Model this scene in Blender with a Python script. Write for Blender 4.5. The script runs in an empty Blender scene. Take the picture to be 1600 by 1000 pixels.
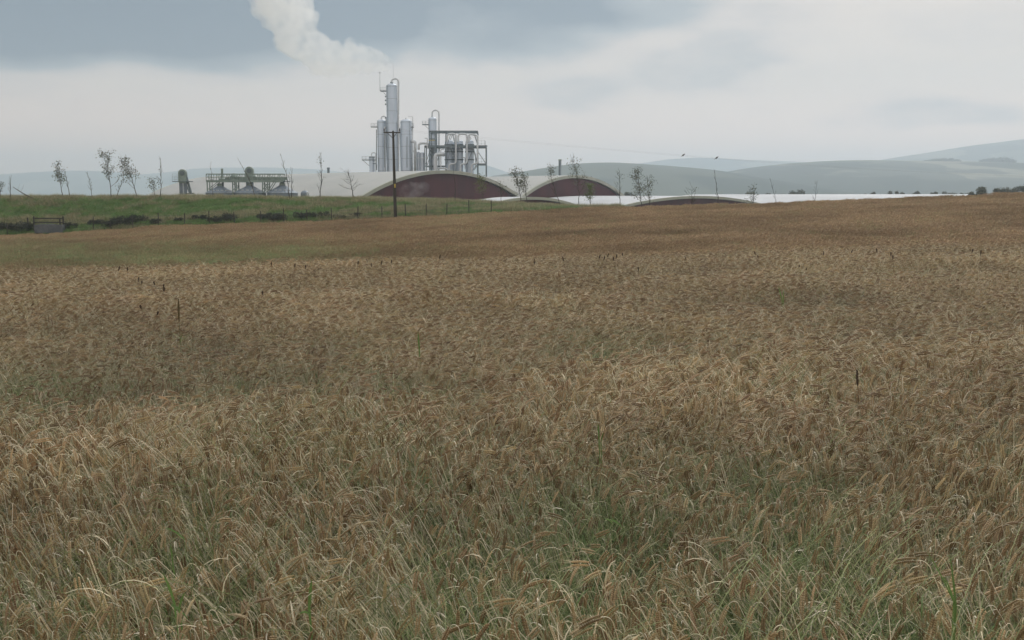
import bpy, math, random
import numpy as np
from mathutils import Vector, Matrix, noise as mnoise

R = math.radians
rnd = random.Random(11)
nrg = np.random.default_rng(7)
scn = bpy.context.scene

# ------------------------------------------------------------------ camera
FPX = 1600.0                      # focal length in photo pixels (36 mm lens on a 36 mm sensor)
PITCH = math.atan(195 / FPX)
EYE = 2.5                         # eye height above the ground where the photographer stands
cam_d = bpy.data.cameras.new('camera')
cam_d.lens = 36.0; cam_d.sensor_width = 36.0
cam_d.clip_start = 0.05; cam_d.clip_end = 30000
cam = bpy.data.objects.new('camera', cam_d)
scn.collection.objects.link(cam)
cam.location = (0, 0, EYE)
cam.rotation_euler = (math.pi / 2 - PITCH, 0, 0)
scn.camera = cam

# ------------------------------------------------------------------ sky, sun, exposure
SUN_EL, SUN_AZ = 42.0, 25.0       # azimuth clockwise from +Y (straight ahead)
scn.view_settings.view_transform = 'Standard'
scn.view_settings.look = 'None'
scn.view_settings.exposure = 0.08
scn.view_settings.gamma = 1.0
world = bpy.data.worlds.new('World'); scn.world = world
world.use_nodes = True
wt = world.node_tree
for n in list(wt.nodes): wt.nodes.remove(n)

class NT:
    """tiny helper to write node graphs as expressions"""
    def __init__(s, tree): s.t = tree
    def new(s, kind, **kw):
        n = s.t.nodes.new(kind)
        for k, v in kw.items(): setattr(n, k, v)
        return n
    def put(s, sock, v):
        if isinstance(v, bpy.types.NodeSocket): s.t.links.new(v, sock)
        elif v is not None: sock.default_value = v
    def math(s, op, a, b=None, c=None, clamp=False):
        n = s.new('ShaderNodeMath', operation=op, use_clamp=clamp)
        s.put(n.inputs[0], a); s.put(n.inputs[1], b)
        if c is not None: s.put(n.inputs[2], c)
        return n.outputs[0]
    def vmath(s, op, a, b=None):
        n = s.new('ShaderNodeVectorMath', operation=op)
        s.put(n.inputs[0], a)
        if b is not None: s.put(n.inputs[1], b)
        return n.outputs[0]
    def noise(s, vec, scale, detail=4.0, rough=0.5, dist=0.0, out=0):
        n = s.new('ShaderNodeTexNoise')
        if vec is not None: s.put(n.inputs['Vector'], vec)
        n.inputs['Scale'].default_value = scale; n.inputs['Detail'].default_value = detail
        n.inputs['Roughness'].default_value = rough; n.inputs['Distortion'].default_value = dist
        return n.outputs[out]
    def ramp(s, fac, stops, interp='LINEAR'):
        n = s.new('ShaderNodeValToRGB'); s.put(n.inputs[0], fac)
        cr = n.color_ramp; cr.interpolation = interp
        while len(cr.elements) < len(stops): cr.elements.new(0.5)
        for e, (p, c) in zip(cr.elements, stops):
            e.position = p; e.color = (c if len(c) == 4 else (*c, 1)) if not isinstance(c, (int, float)) else (c, c, c, 1)
        return n.outputs[0]
    def mix(s, fac, a, b, blend='MIX'):
        n = s.new('ShaderNodeMix', data_type='RGBA', blend_type=blend)
        s.put(n.inputs[0], fac)
        s.put(n.inputs[6], a if not isinstance(a, tuple) or len(a) == 4 else (*a, 1))
        s.put(n.inputs[7], b if not isinstance(b, tuple) or len(b) == 4 else (*b, 1))
        return n.outputs[2]
    def sep(s, v):
        n = s.new('ShaderNodeSeparateXYZ'); s.put(n.inputs[0], v); return n.outputs
    def comb(s, x, y, z):
        n = s.new('ShaderNodeCombineXYZ')
        s.put(n.inputs[0], x); s.put(n.inputs[1], y); s.put(n.inputs[2], z); return n.outputs[0]
    def smooth(s, v, a, b):
        n = s.new('ShaderNodeMapRange', interpolation_type='SMOOTHSTEP')
        s.put(n.inputs[0], v); n.inputs[1].default_value = a; n.inputs[2].default_value = b
        return n.outputs[0]

N = NT(wt)
geo = N.new('ShaderNodeTexCoord').outputs['Generated']      # the direction looked at
dirn = N.vmath('NORMALIZE', geo)
dx, dy, dz = N.sep(dirn)[:3]
az = N.math('MULTIPLY', N.math('ARCTAN2', dx, dy), 57.2958)
el = N.math('MULTIPLY', N.math('ARCSINE', dz), 57.2958)
sv = N.comb(N.math('MULTIPLY', az, 0.10), N.math('MULTIPLY', el, 0.26), 3.7)
warp = N.noise(sv, 0.8, 3.0, 0.5, 0.0, out=1)
wx, wy, _ = N.sep(N.vmath('SUBTRACT', warp, (0.5, 0.5, 0.5)))[:3]
azw = N.math('ADD', az, N.math('MULTIPLY', wx, 9.0))
elw = N.math('ADD', el, N.math('MULTIPLY', wy, 4.5))
fb = N.noise(sv, 1.3, 7.0, 0.55)
fb2 = N.noise(N.vmath('MULTIPLY', sv, (1.0, 1.0, 1.0)), 3.6, 6.0, 0.6)
def blob(a0, e0, sa, se, amp):
    u = N.math('DIVIDE', N.math('SUBTRACT', azw, a0), sa)
    v = N.math('DIVIDE', N.math('SUBTRACT', elw, e0), se)
    d = N.math('SQRT', N.math('ADD', N.math('MULTIPLY', u, u), N.math('MULTIPLY', v, v)))
    w = N.math('SUBTRACT', 1.0, N.smooth(d, 0.45, 1.1))
    return N.math('MULTIPLY', w, amp)
cover = None
for bl in [
        (-25, 10.4, 15, 4.6, 1.2), (-14, 12.0, 9, 6.0, 1.1), (-1.5, 10.0, 9.0, 3.8, 0.95), (-8, 8.8, 4.0, 2.6, 0.6), (3.4, 5.5, 3.4, 1.2, 0.26),
        (9.5, 6.8, 5.0, 2.0, 0.26), (5.0, 11.0, 8.0, 2.4, 0.42), (12, 9.2, 6.0, 1.6, 0.16), (21.5, 4.0, 6.0, 1.2, 0.34), (-27, 5.2, 5.0, 1.0, 0.12), (24, 8.2, 5.0, 1.4, 0.10)]:
    b = blob(*bl); cover = b if cover is None else N.math('ADD', cover, b)
high = N.math('MULTIPLY', N.smooth(el, 11.0, 24.0), N.smooth(fb, 0.42, 0.62))
dark = N.math('ADD', cover, N.math('MULTIPLY', high, 0.8))
dark = N.math('MULTIPLY', dark, N.math('ADD', 0.45, N.math('MULTIPLY', fb, 1.1)))
dark = N.math('ADD', dark, N.math('MULTIPLY', N.math('SUBTRACT', fb2, 0.48), 0.34), clamp=True)
cloud = N.ramp(dark, [(0.0, (0.730, 0.660, 0.60)), (0.16, (0.655, 0.605, 0.57)), (0.5, (0.35, 0.395, 0.425)), (1.0, (0.155, 0.215, 0.275))])
# overcast skies brighten towards the zenith
zen = N.math('ADD', 1.0, N.math('MULTIPLY', N.smooth(el, 13.0, 60.0), 1.25))
cloud = N.mix(N.smooth(el, 6.5, 0.5), cloud, N.mix(1.0, cloud, (2.0, 1.56, 1.35), 'MULTIPLY'))
cloud = N.vmath('SCALE', cloud); wt.nodes[-1].name = 'zenith'
wt.nodes['zenith'].inputs['Scale'].default_value = 1.0
wt.links.new(zen, wt.nodes['zenith'].inputs['Scale'])
sky = N.new('ShaderNodeTexSky', sky_type='NISHITA', sun_disc=False, sun_elevation=R(SUN_EL), sun_rotation=R(SUN_AZ), dust_density=3.0)
bg1 = N.new('ShaderNodeBackground'); wt.links.new(sky.outputs[0], bg1.inputs[0]); bg1.inputs[1].default_value = 0.06
bg2 = N.new('ShaderNodeBackground'); wt.links.new(cloud, bg2.inputs[0]); bg2.inputs[1].default_value = 1.0
mixs = N.new('ShaderNodeMixShader'); mixs.inputs[0].default_value = 0.93    # cloud cover
wt.links.new(bg1.outputs[0], mixs.inputs[1]); wt.links.new(bg2.outputs[0], mixs.inputs[2])
wo = N.new('ShaderNodeOutputWorld'); wt.links.new(mixs.outputs[0], wo.inputs[0])

sun_d = bpy.data.lights.new('sun', 'SUN'); sun_d.energy = 1.3; sun_d.angle = R(14); sun_d.color = (1.0, 0.975, 0.94)
sun = bpy.data.objects.new('sun', sun_d); scn.collection.objects.link(sun)
_e, _a = R(SUN_EL), R(SUN_AZ)
sun.rotation_euler = Vector((math.sin(_a) * math.cos(_e), math.cos(_a) * math.cos(_e), math.sin(_e))).to_track_quat('Z', 'Y').to_euler()

cy = scn.cycles
cy.use_denoising = True
cy.max_bounces = 14; cy.diffuse_bounces = 3; cy.glossy_bounces = 2; cy.transmission_bounces = 4
cy.transparent_max_bounces = 8; cy.volume_bounces = 12
cy.volume_step_rate = 1.0; cy.volume_max_steps = 128
cy.use_adaptive_sampling = True; cy.adaptive_threshold = 0.02
cy.sample_clamp_indirect = 6.0

# ------------------------------------------------------------------ helpers
def W(px, py, Y):
    """world point seen at photo pixel (px, py) at forward distance Y"""
    a = (px - 800) / FPX; b = (500 - py) / FPX
    cp, sp = math.cos(PITCH), math.sin(PITCH)
    d = (a, cp + b * sp, -sp + b * cp)
    t = Y / d[1]
    return Vector((d[0] * t, Y, EYE + d[2] * t))

def col3(c): return (*c, 1.0)

def material(name, base, rough=0.7, metal=0.0, var=None, scale=1.0, bump=0.0, bscale=20.0, spec=0.4, detail=5.0, stretch=None):
    m = bpy.data.materials.new(name); m.use_nodes = True
    t = m.node_tree; n = NT(t)
    bs = t.nodes['Principled BSDF']
    bs.inputs['Roughness'].default_value = rough; bs.inputs['Metallic'].default_value = metal
    bs.inputs['Specular IOR Level'].default_value = spec
    co = n.new('ShaderNodeTexCoord').outputs['Object']
    if stretch: co = n.vmath('MULTIPLY', co, stretch)
    if var is None: var = tuple(c * 0.8 for c in base)
    f = n.noise(co, scale, detail, 0.6)
    c = n.mix(n.smooth(f, 0.35, 0.65), base, var)
    t.links.new(c, bs.inputs['Base Color'])
    if bump:
        bn = n.new('ShaderNodeBump'); bn.inputs['Strength'].default_value = bump; bn.inputs['Distance'].default_value = 0.05
        t.links.new(n.noise(co, bscale, 4.0), bn.inputs['Height']); t.links.new(bn.outputs[0], bs.inputs['Normal'])
    return m

def plant_material(name, rough=0.55, trans=0.25, tint_amt=0.35):
    """colour from the mesh's own attribute, varied from plant to plant, a little light let through"""
    m = bpy.data.materials.new(name); m.use_nodes = True
    t = m.node_tree; n = NT(t)
    bs = t.nodes['Principled BSDF']; out = t.nodes['Material Output']
    c = n.new('ShaderNodeAttribute', attribute_name='Col').outputs['Color']
    ti = n.new('ShaderNodeAttribute', attribute_name='tint', attribute_type='INSTANCER').outputs['Vector']
    gr, br, rn = n.sep(ti)[:3]                       # green share, brightness, random
    c = n.mix(n.math('MULTIPLY', gr, tint_amt, clamp=True), c, (0.16, 0.19, 0.075))
    hs = n.new('ShaderNodeHueSaturation'); hs.inputs['Saturation'].default_value = 0.93; t.links.new(c, hs.inputs['Color'])
    t.links.new(n.math('ADD', 1.0, br), hs.inputs['Value'])
    t.links.new(n.math('ADD', 0.493, n.math('MULTIPLY', rn, 0.022)), hs.inputs['Hue'])
    c = hs.outputs[0]
    t.links.new(c, bs.inputs['Base Color'])
    bs.inputs['Roughness'].default_value = rough; bs.inputs['Specular IOR Level'].default_value = 0.35
    tr = n.new('ShaderNodeBsdfTranslucent'); t.links.new(c, tr.inputs[0])
    mx = n.new('ShaderNodeMixShader'); mx.inputs[0].default_value = trans
    t.links.new(bs.outputs[0], mx.inputs[1]); t.links.new(tr.outputs[0], mx.inputs[2]); t.links.new(mx.outputs[0], out.inputs[0])
    return m

def tag(o, label=None, cat=None, group=None, kind=None):
    if label: o['label'] = label
    if cat: o['category'] = cat
    if group: o['group'] = group
    if kind: o['kind'] = kind
    return o

def empty(name, loc, label, cat, group=None, rz=0.0):
    o = bpy.data.objects.new(name, None); scn.collection.objects.link(o)
    o.location = loc; o.rotation_euler = (0, 0, rz); o.empty_display_size = 0.3
    return tag(o, label, cat, group)

class MB:
    def __init__(s): s.v = []; s.f = []; s.c = []
    def add(s, vs, fs, c=None):
        k = len(s.v); s.v += [tuple(p) for p in vs]; s.f += [tuple(i + k for i in f) for f in fs]
        if c is not None: s.c += [c] * len(vs)
    def box(s, c, size, rz=0.0, m=None):
        hx, hy, hz = size[0] / 2, size[1] / 2, size[2] / 2
        ca, sa = math.cos(rz), math.sin(rz); vs = []
        for z in (-hz, hz):
            for x, y in ((-hx, -hy), (hx, -hy), (hx, hy), (-hx, hy)):
                vs.append((c[0] + x * ca - y * sa, c[1] + x * sa + y * ca, c[2] + z))
        s.add(vs, [(3, 2, 1, 0), (4, 5, 6, 7), (0, 1, 5, 4), (1, 2, 6, 5), (2, 3, 7, 6), (3, 0, 4, 7)])
    def beam(s, a, b, w, h=None):
        """rectangular bar from a to b"""
        h = h or w; a = Vector(a); b = Vector(b); d = (b - a).normalized()
        up = Vector((0, 0, 1)) if abs(d.z) < 0.95 else Vector((0, 1, 0))
        x = d.cross(up).normalized() * (w / 2); y = x.cross(d).normalized() * (h / 2)
        vs = [p + i * x + j * y for p in (a, b) for i, j in ((-1, -1), (1, -1), (1, 1), (-1, 1))]
        s.add(vs, [(0, 1, 2, 3), (7, 6, 5, 4), (0, 4, 5, 1), (1, 5, 6, 2), (2, 6, 7, 3), (3, 7, 4, 0)])
    def tube(s, pts, rad, n=8, cap=True, c=None, flat=1.0):
        pts = [Vector(p) for p in pts]
        if isinstance(rad, (int, float)): rad = [rad] * len(pts)
        vs = []; prev = None
        for i, p in enumerate(pts):
            d = (pts[min(i + 1, len(pts) - 1)] - pts[max(i - 1, 0)]).normalized()
            if prev is None:
                up = Vector((0, 0, 1)) if abs(d.z) < 0.9 else Vector((0, 1, 0))
                x = d.cross(up).normalized()
            else:
                x = (prev - d * prev.dot(d)).normalized()
            prev = x; y = d.cross(x)
            for k in range(n):
                a = 2 * math.pi * k / n
                vs.append(p + (x * math.cos(a) + y * math.sin(a) * flat) * rad[i])
        fs = []
        for i in range(len(pts) - 1):
            for k in range(n):
                k2 = (k + 1) % n
                fs.append((i * n + k, i * n + k2, (i + 1) * n + k2, (i + 1) * n + k))
        if cap:
            fs.append(tuple(reversed(range(n)))); fs.append(tuple((len(pts) - 1) * n + k for k in range(n)))
        s.add(vs, fs, c)
    def lathe(s, c, prof, n=24):
        """prof: list of (radius, z) round a vertical axis through c"""
        vs = []
        for r, z in prof:
            for k in range(n):
                a = 2 * math.pi * k / n
                vs.append((c[0] + r * math.cos(a), c[1] + r * math.sin(a), c[2] + z))
        fs = []
        for i in range(len(prof) - 1):
            for k in range(n):
                k2 = (k + 1) % n
                fs.append((i * n + k, i * n + k2, (i + 1) * n + k2, (i + 1) * n + k))
        fs.append(tuple(reversed(range(n)))); fs.append(tuple((len(prof) - 1) * n + k for k in range(n)))
        s.add(vs, fs)
    def build(s, name, mat, parent=None, smooth=False, origin=None):
        me = bpy.data.meshes.new(name)
        vs = s.v
        off = Vector((0, 0, 0))
        if parent is not None:
            off = Vector(parent.location)
            if parent.parent: off = off + Vector(parent.parent.location)
        elif origin is not None: off = Vector(origin)
        vs = [(a - off.x, b - off.y, c - off.z) for a, b, c in vs]
        me.from_pydata(vs, [], s.f)
        if s.c:
            ca = me.color_attributes.new('Col', 'FLOAT_COLOR', 'POINT')
            ca.data.foreach_set('color', np.array([(*c, 1.0) for c in s.c], dtype=np.float32).ravel())
        me.materials.append(mat)
        if smooth:
            me.polygons.foreach_set('use_smooth', [True] * len(me.polygons)); me.set_sharp_from_angle(angle=R(38))
        me.update()
        o = bpy.data.objects.new(name, me); scn.collection.objects.link(o)
        if parent is not None: o.parent = parent
        elif origin is not None: o.location = off
        return o

    def build_each(s, name, mat, parent, smooth=False):
        """one part per piece"""
        k = len(s.v); own = list(range(k))
        def find(i):
            while own[i] != i: own[i] = own[own[i]]; i = own[i]
            return i
        for f in s.f:
            for q in f[1:]: own[find(q)] = find(f[0])
        groups = {}
        for i in range(k): groups.setdefault(find(i), []).append(i)
        for ids in groups.values():
            mp = {a: b for b, a in enumerate(ids)}; m = MB()
            m.v = [s.v[a] for a in ids]; m.f = [tuple(mp[q] for q in f) for f in s.f if f[0] in mp]
            m.build(name, mat, parent, smooth)

def bend(pts, r=0.5, n=4):
    """round the corners of a pipe run"""
    pts = [Vector(p) for p in pts]; out = [pts[0]]
    for i in range(1, len(pts) - 1):
        a, b, c = pts[i - 1], pts[i], pts[i + 1]
        u = (a - b); v = (c - b); q = min(r, u.length * 0.49, v.length * 0.49)
        p0 = b + u.normalized() * q; p2 = b + v.normalized() * q
        for k in range(n + 1):
            t = k / n; out.append((1 - t) ** 2 * p0 + 2 * t * (1 - t) * b + t * t * p2)
    out.append(pts[-1]); return out

# ------------------------------------------------------------------ the lie of the land
CROP = 0.75
def z_of(py, Y): return -(py - 305) / FPX * Y
_cols = np.array([0, 400, 800, 1200, 1600.0])
_edge_px = [0, 100, 180, 250, 450, 618, 800, 900, 1000, 1100, 1200, 1300, 1400, 1500, 1600]
_edge_py = [366, 362, 356, 351, 345.5, 338.5, 329, 323.5, 321, 318, 316, 311, 307.5, 304, 300]
_bank_px = [-400, 0, 300, 560, 700, 800, 860, 900, 1000, 1100, 1200, 1300, 1400, 1500, 1600]
_bank_py = [307, 307.5, 306.5, 309, 312.5, 317, 320.5, 323, 331, 333, 331, 328, 324, 320, 316]
_rowsD = [-20, 2, 12, 20, 28, 34, 45, 60, 85]
_rowsZ = [[-1.70, -1.70, -1.70, -1.70, -1.70], [-1.70] * 5, [-1.72, -1.70, -1.68, -1.66, -1.62],
          [-1.80, -1.70, -1.60, -1.50, -1.42], [-2.00, -1.86, -1.70, -1.52, -1.32], [-2.75, -2.55, -2.15, -1.9, -1.7],
          [-3.9, -3.3, -2.75, -2.25, -1.75], [-4.35, -3.70, -2.62, -2.05, -1.45], [-4.42, -3.42, -2.20, -1.45, -0.65]]
_dense_px = np.linspace(-800, 2400, 65)
def _row_to_dense(z): return np.interp(_dense_px, _cols, z)
_T = [CROP * -1 + _row_to_dense(z) for z in _rowsZ]
_D = list(_rowsD)
_ez = -(np.interp(_dense_px, _edge_px, _edge_py) - 305) / FPX * 112.0
_T.append(_ez - CROP); _D.append(112)
_T.append(_ez - 0.12); _D.append(113.2)
_bz = -(np.interp(_dense_px, _bank_px, _bank_py) - 305) / FPX * 122.0
_T.append(0.42 * _T[-1] + 0.58 * _bz - 0.10); _D.append(118)
_T.append(_bz - 0.22); _D.append(122.5)
_T.append(_bz - 0.25); _D.append(134)
_T.append(np.full(65, -6.0) * 0.6 + 0.4 * _bz); _D.append(155)
_T.append(np.full(65, -9.0)); _D.append(185)
_T.append(np.full(65, -9.0)); _D.append(700)
_T.append(np.full(65, -7.0)); _D.append(1500)
_T.append(np.full(65, -7.0)); _D.append(9000)
_T = np.array(_T); _D = np.array(_D, float)
from math import floor
def _smooth_cols(T):
    k = np.array([1, 2, 3, 2, 1.0]); k /= k.sum()
    P = np.pad(T, ((0, 0), (2, 2)), mode='edge')
    return sum(P[:, i:i + T.shape[1]] * k[i] for i in range(5))
_T[:9] = _smooth_cols(_smooth_cols(_T[:9]))

def pchip_slopes(D, T):
    h = np.diff(D)[:, None]; d = np.diff(T, axis=0) / h
    m = np.zeros_like(T)
    for i in range(1, len(D) - 1):
        same = d[i - 1] * d[i] > 0
        w1 = 2 * h[i] + h[i - 1]; w2 = h[i] + 2 * h[i - 1]
        with np.errstate(divide='ignore', invalid='ignore'):
            mm = (w1 + w2) / (w1 / d[i - 1] + w2 / d[i])
        m[i] = np.where(same, mm, 0)
    return m
_M = pchip_slopes(_D, _T)
def ground(x, y):
    x = np.atleast_1d(np.asarray(x, float)); y = np.atleast_1d(np.asarray(y, float))
    ye = np.maximum(y, 9.0)
    px = np.clip(800 + FPX * x / ye, -799, 2399)
    cf = (px + 800) / 50.0; c0 = np.minimum(np.floor(cf).astype(int), 63); ct = cf - c0
    i = np.clip(np.searchsorted(_D, y, side='right') - 1, 0, len(_D) - 2)
    h = _D[i + 1] - _D[i]; t = np.clip((y - _D[i]) / h, 0, 1)
    def g(A, r): return A[r, c0] * (1 - ct) + A[r, c0 + 1] * ct
    z = (2*t**3 - 3*t**2 + 1) * g(_T, i) + (t**3 - 2*t**2 + t) * h * g(_M, i) + (-2*t**3 + 3*t**2) * g(_T, i+1) + (t**3 - t**2) * h * g(_M, i+1)
    bump = 0.05 * np.sin(x * 0.55 + 1.3 * np.sin(y * 0.31)) * np.sin(y * 0.43 + 0.7 * np.sin(x * 0.27))
    return z + EYE + bump
def gz(x, y): return float(ground(x, y)[0])

def fbm(x, y, s, seed=0.0, octv=3):
    out = np.empty(len(x))
    for i in range(len(x)):
        out[i] = mnoise.fractal((x[i] * s + seed, y[i] * s - seed * 1.7, seed), 0.8, 2.0, octv)
    return out

def axis_coords(spec):
    out = []
    for a, b, st in spec: out += list(np.arange(a, b, st))
    return np.array(out + [spec[-1][1]], float)
ys = axis_coords([(-60, 0, 6), (0, 50, 0.8), (50, 112, 1.5), (112, 140, 0.7), (140, 200, 4), (200, 700, 40), (700, 8200, 400)])
xp = axis_coords([(0, 40, 1.0), (40, 120, 2.5), (120, 300, 12), (300, 7200, 460)])
xs = np.concatenate([-xp[::-1], xp[1:]])
XX, YY = np.meshgrid(xs, ys)
ZZ = ground(XX.ravel(), YY.ravel())
nx, ny = len(xs), len(ys)
me = bpy.data.meshes.new('ground')
idx = np.arange(nx * ny).reshape(ny, nx)
faces = np.stack([idx[:-1, :-1], idx[:-1, 1:], idx[1:, 1:], idx[1:, :-1]], -1).reshape(-1, 4)
me.from_pydata(np.stack([XX.ravel(), YY.ravel(), ZZ], -1).tolist(), [], faces.tolist())
me.polygons.foreach_set('use_smooth', [True] * len(me.polygons))
gm = bpy.data.materials.new('soil_and_turf'); gm.use_nodes = True
n = NT(gm.node_tree); bs = gm.node_tree.nodes['Principled BSDF']; bs.inputs['Roughness'].default_value = 0.9
bs.inputs['Specular IOR Level'].default_value = 0.15
pos = n.new('ShaderNodeNewGeometry').outputs['Position']
gx, gy, gzz = n.sep(pos)[:3]
soil = n.mix(n.smooth(n.noise(pos, 0.9, 6), 0.4, 0.6), (0.16, 0.14, 0.075), (0.10, 0.12, 0.05))
farf = n.mix(n.smooth(n.noise(pos, 0.35, 8, 0.7), 0.35, 0.65), (0.17, 0.125, 0.070), (0.12, 0.095, 0.05))
turf = n.mix(n.smooth(n.noise(n.vmath('MULTIPLY', pos, (0.5, 1.2, 1.2)), 0.9, 8, 0.65), 0.38, 0.60), (0.045, 0.085, 0.022), (0.13, 0.125, 0.055))
plain = n.mix(n.smooth(n.noise(pos, 0.004, 3), 0.4, 0.6), (0.07, 0.10, 0.04), (0.14, 0.13, 0.07))
c = n.mix(n.smooth(gy, 26, 42), soil, farf)
c = n.mix(n.smooth(gy, 112.6, 113.4), c, turf)
c = n.mix(n.smooth(gy, 170, 260), c, plain)
gm.node_tree.links.new(c, bs.inputs['Base Color'])
me.materials.append(gm)
g = bpy.data.objects.new('ground', me); scn.collection.objects.link(g)
tag(g, kind='structure')

# ------------------------------------------------------------------ hills
hillm = bpy.data.materials.new('hill_pasture'); hillm.use_nodes = True
n = NT(hillm.node_tree); bs = hillm.node_tree.nodes['Principled BSDF']; bs.inputs['Roughness'].default_value = 0.95
bs.inputs['Specular IOR Level'].default_value = 0.1
pos = n.new('ShaderNodeNewGeometry').outputs['Position']
vv = n.new('ShaderNodeTexVoronoi'); vv.inputs['Scale'].default_value = 1.0
hilln = hillm.node_tree
hilln.links.new(n.vmath('ADD', n.vmath('MULTIPLY', pos, (0.0035, 0.0016, 0.008)), n.vmath('MULTIPLY', n.noise(pos, 0.003, 3, out=1), (0.5, 0.5, 0.5))), vv.inputs['Vector'])
vr = n.sep(vv.outputs['Color'])[0]
c = n.ramp(vr, [(0.0, (0.03, 0.040, 0.03)), (0.35, (0.10, 0.11, 0.07)), (0.6, (0.25, 0.23, 0.16)), (1.0, (0.06, 0.07, 0.05))])
wood = n.smooth(n.noise(n.vmath('MULTIPLY', pos, (1, 0.6, 5.0)), 0.0022, 4, 0.5), 0.55, 0.58)
low = n.math('MULTIPLY', n.smooth(n.math('ADD', n.sep(pos)[2], n.math('MULTIPLY', n.noise(pos, 0.004, 5), 60.0)), 78.0, 66.0), n.smooth(n.math('ADD', n.sep(pos)[0], n.math('MULTIPLY', n.noise(pos, 0.002, 3), 400.0)), 500, 560))
c = n.mix(n.math('MULTIPLY', n.math('MAXIMUM', wood, low), 0.85), c, (0.018, 0.028, 0.018))
c = n.mix(n.math('MULTIPLY', n.smooth(n.noise(pos, 0.02, 6), 0.4, 0.7), 0.35), c, (0.05, 0.06, 0.03))
hilln.links.new(c, bs.inputs['Base Color'])

def hill(name, prof, D, depth_f, depth_b, seed, rough=1.0):
    """a ridge whose crest runs along prof (photo pixels) at forward distance D"""
    pxs = np.linspace(prof[0][0], prof[-1][0], 150)
    pys = np.interp(pxs, [p[0] for p in prof], [p[1] for p in prof])
    k = np.ones(9) / 9; pys = np.convolve(np.pad(pys, 4, mode='edge'), k, 'valid')
    rows = 26; vs = []
    for j in range(rows):
        t = j / (rows - 1)
        y = D - depth_f + t * (depth_f + depth_b)
        if y <= D: s = 1 - (D - y) / depth_f; hgt = s * s * (3 - 2 * s)
        else: s = 1 - (y - D) / depth_b; hgt = s * s * (3 - 2 * s)
        for i, px in enumerate(pxs):
            p = W(px, pys[i], D)
            x = p.x * (0.4 + 0.6 * y / D)
            crest = p.z - (EYE - 14) + 3 * rough * mnoise.noise((x * 0.004, seed, 0))
            w = mnoise.fractal((x * 0.0016, y * 0.002, seed), 0.9, 2.0, 4)
            z = EYE - 14 + crest * max(0, hgt + 0.14 * w * math.sin(math.pi * hgt))
            vs.append((x, y, z))
    nxx = len(pxs)
    fs = [(j * nxx + i, j * nxx + i + 1, (j + 1) * nxx + i + 1, (j + 1) * nxx + i) for j in range(rows - 1) for i in range(nxx - 1)]
    mb = MB(); mb.add(vs, fs); o = mb.build(name, hillm, smooth=True)
    tag(o, kind='structure'); return o
hill('hills', [(640, 310), (760, 276), (800, 271), (860, 261), (900, 256), (950, 254), (1000, 256), (1060, 260), (1110, 265), (1160, 273), (1230, 284), (1330, 300), (1400, 312)], 2500, 900, 700, 3.1)
hill('hills', [(980, 312), (1060, 285), (1120, 272), (1180, 261), (1250, 253.5), (1330, 250.5), (1420, 251), (1500, 253), (1600, 255), (1800, 250), (2100, 262), (2400, 310)], 3100, 1100, 700, 8.7)
hill('hills', [(1220, 300), (1300, 268), (1360, 252), (1420, 243), (1500, 230), (1600, 217), (1750, 205), (1950, 215), (2300, 300)], 5000, 800, 700, 14.2)
hill('hills', [(840, 310), (900, 280), (960, 262), (1040, 249), (1100, 246), (1170, 250), (1260, 253), (1340, 262), (1450, 290)], 6400, 800, 600, 21.0)
hill('hills', [(600, 310), (660, 285), (700, 266), (735, 254), (770, 261), (800, 272), (850, 290), (900, 310)], 6200, 800, 600, 27.0)
hill('hills', [(-700, 290), (-400, 270), (-100, 275), (0, 273), (60, 268), (150, 266), (200, 271), (240, 276), (270, 266), (330, 262), (420, 261), (520, 266), (600, 278), (680, 300)], 7200, 1200, 800, 33.0)

# ------------------------------------------------------------------ haze
bpy_haze = MB(); bpy_haze.box((0, 4080, 148), (15000, 8500, 336))
hz = bpy_haze.build('haze', bpy.data.materials.new('air'))
hm = hz.data.materials[0]; hm.use_nodes = True; ht = hm.node_tree
ht.nodes.remove(ht.nodes['Principled BSDF'])
pv = ht.nodes.new('ShaderNodeVolumePrincipled'); pv.inputs['Color'].default_value = (0.77, 0.885, 0.99, 1)
HAZE = 3.0e-4
pv.inputs['Density'].default_value = HAZE; pv.inputs['Anisotropy'].default_value = 0.55
ht.links.new(pv.outputs[0], ht.nodes['Material Output'].inputs['Volume'])
tag(hz, kind='stuff')

# ------------------------------------------------------------------ warehouses: long barrel vaults stepping away to the left
m_maroon = material('maroon_cladding', (0.088, 0.014, 0.018), 0.7, var=(0.062, 0.011, 0.014), scale=0.3, stretch=(1, 1, 0.2))
def roof_mat(name, base, var, rough):
    m = material(name, base, rough, var=var, scale=0.05, spec=0.5)
    t = m.node_tree; nn = NT(t); co = nn.new('ShaderNodeTexCoord').outputs['Object']
    # sheets run over the vault: thin laps every metre or so along the building (object y axis of the strip)
    w = nn.new('ShaderNodeTexWave', wave_type='BANDS', bands_direction='Y'); w.inputs['Scale'].default_value = 0.28; w.inputs['Distortion'].default_value = 0.0
    t.links.new(co, w.inputs['Vector'])
    bn = nn.new('ShaderNodeBump'); bn.inputs['Strength'].default_value = 0.35; bn.inputs['Distance'].default_value = 0.05
    t.links.new(w.outputs['Fac'], bn.inputs['Height']); t.links.new(bn.outputs[0], t.nodes['Principled BSDF'].inputs['Normal'])
    return m
m_roof = roof_mat('grey_roof_sheeting', (0.36, 0.36, 0.335), (0.30, 0.31, 0.29), 0.45)
m_roof_sky_sheen = roof_mat('sky_sheen_roof_sheeting', (0.47, 0.485, 0.50), (0.38, 0.395, 0.405), 0.6)  # same sheeting as the grey roof, sky reflection put into a lighter colour
m_fascia = material('cream_fascia', (0.40, 0.40, 0.33), 0.6, var=(0.33, 0.34, 0.28), scale=0.2)
m_soffit = material('dark_soffit', (0.05, 0.05, 0.045), 0.7)
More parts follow.
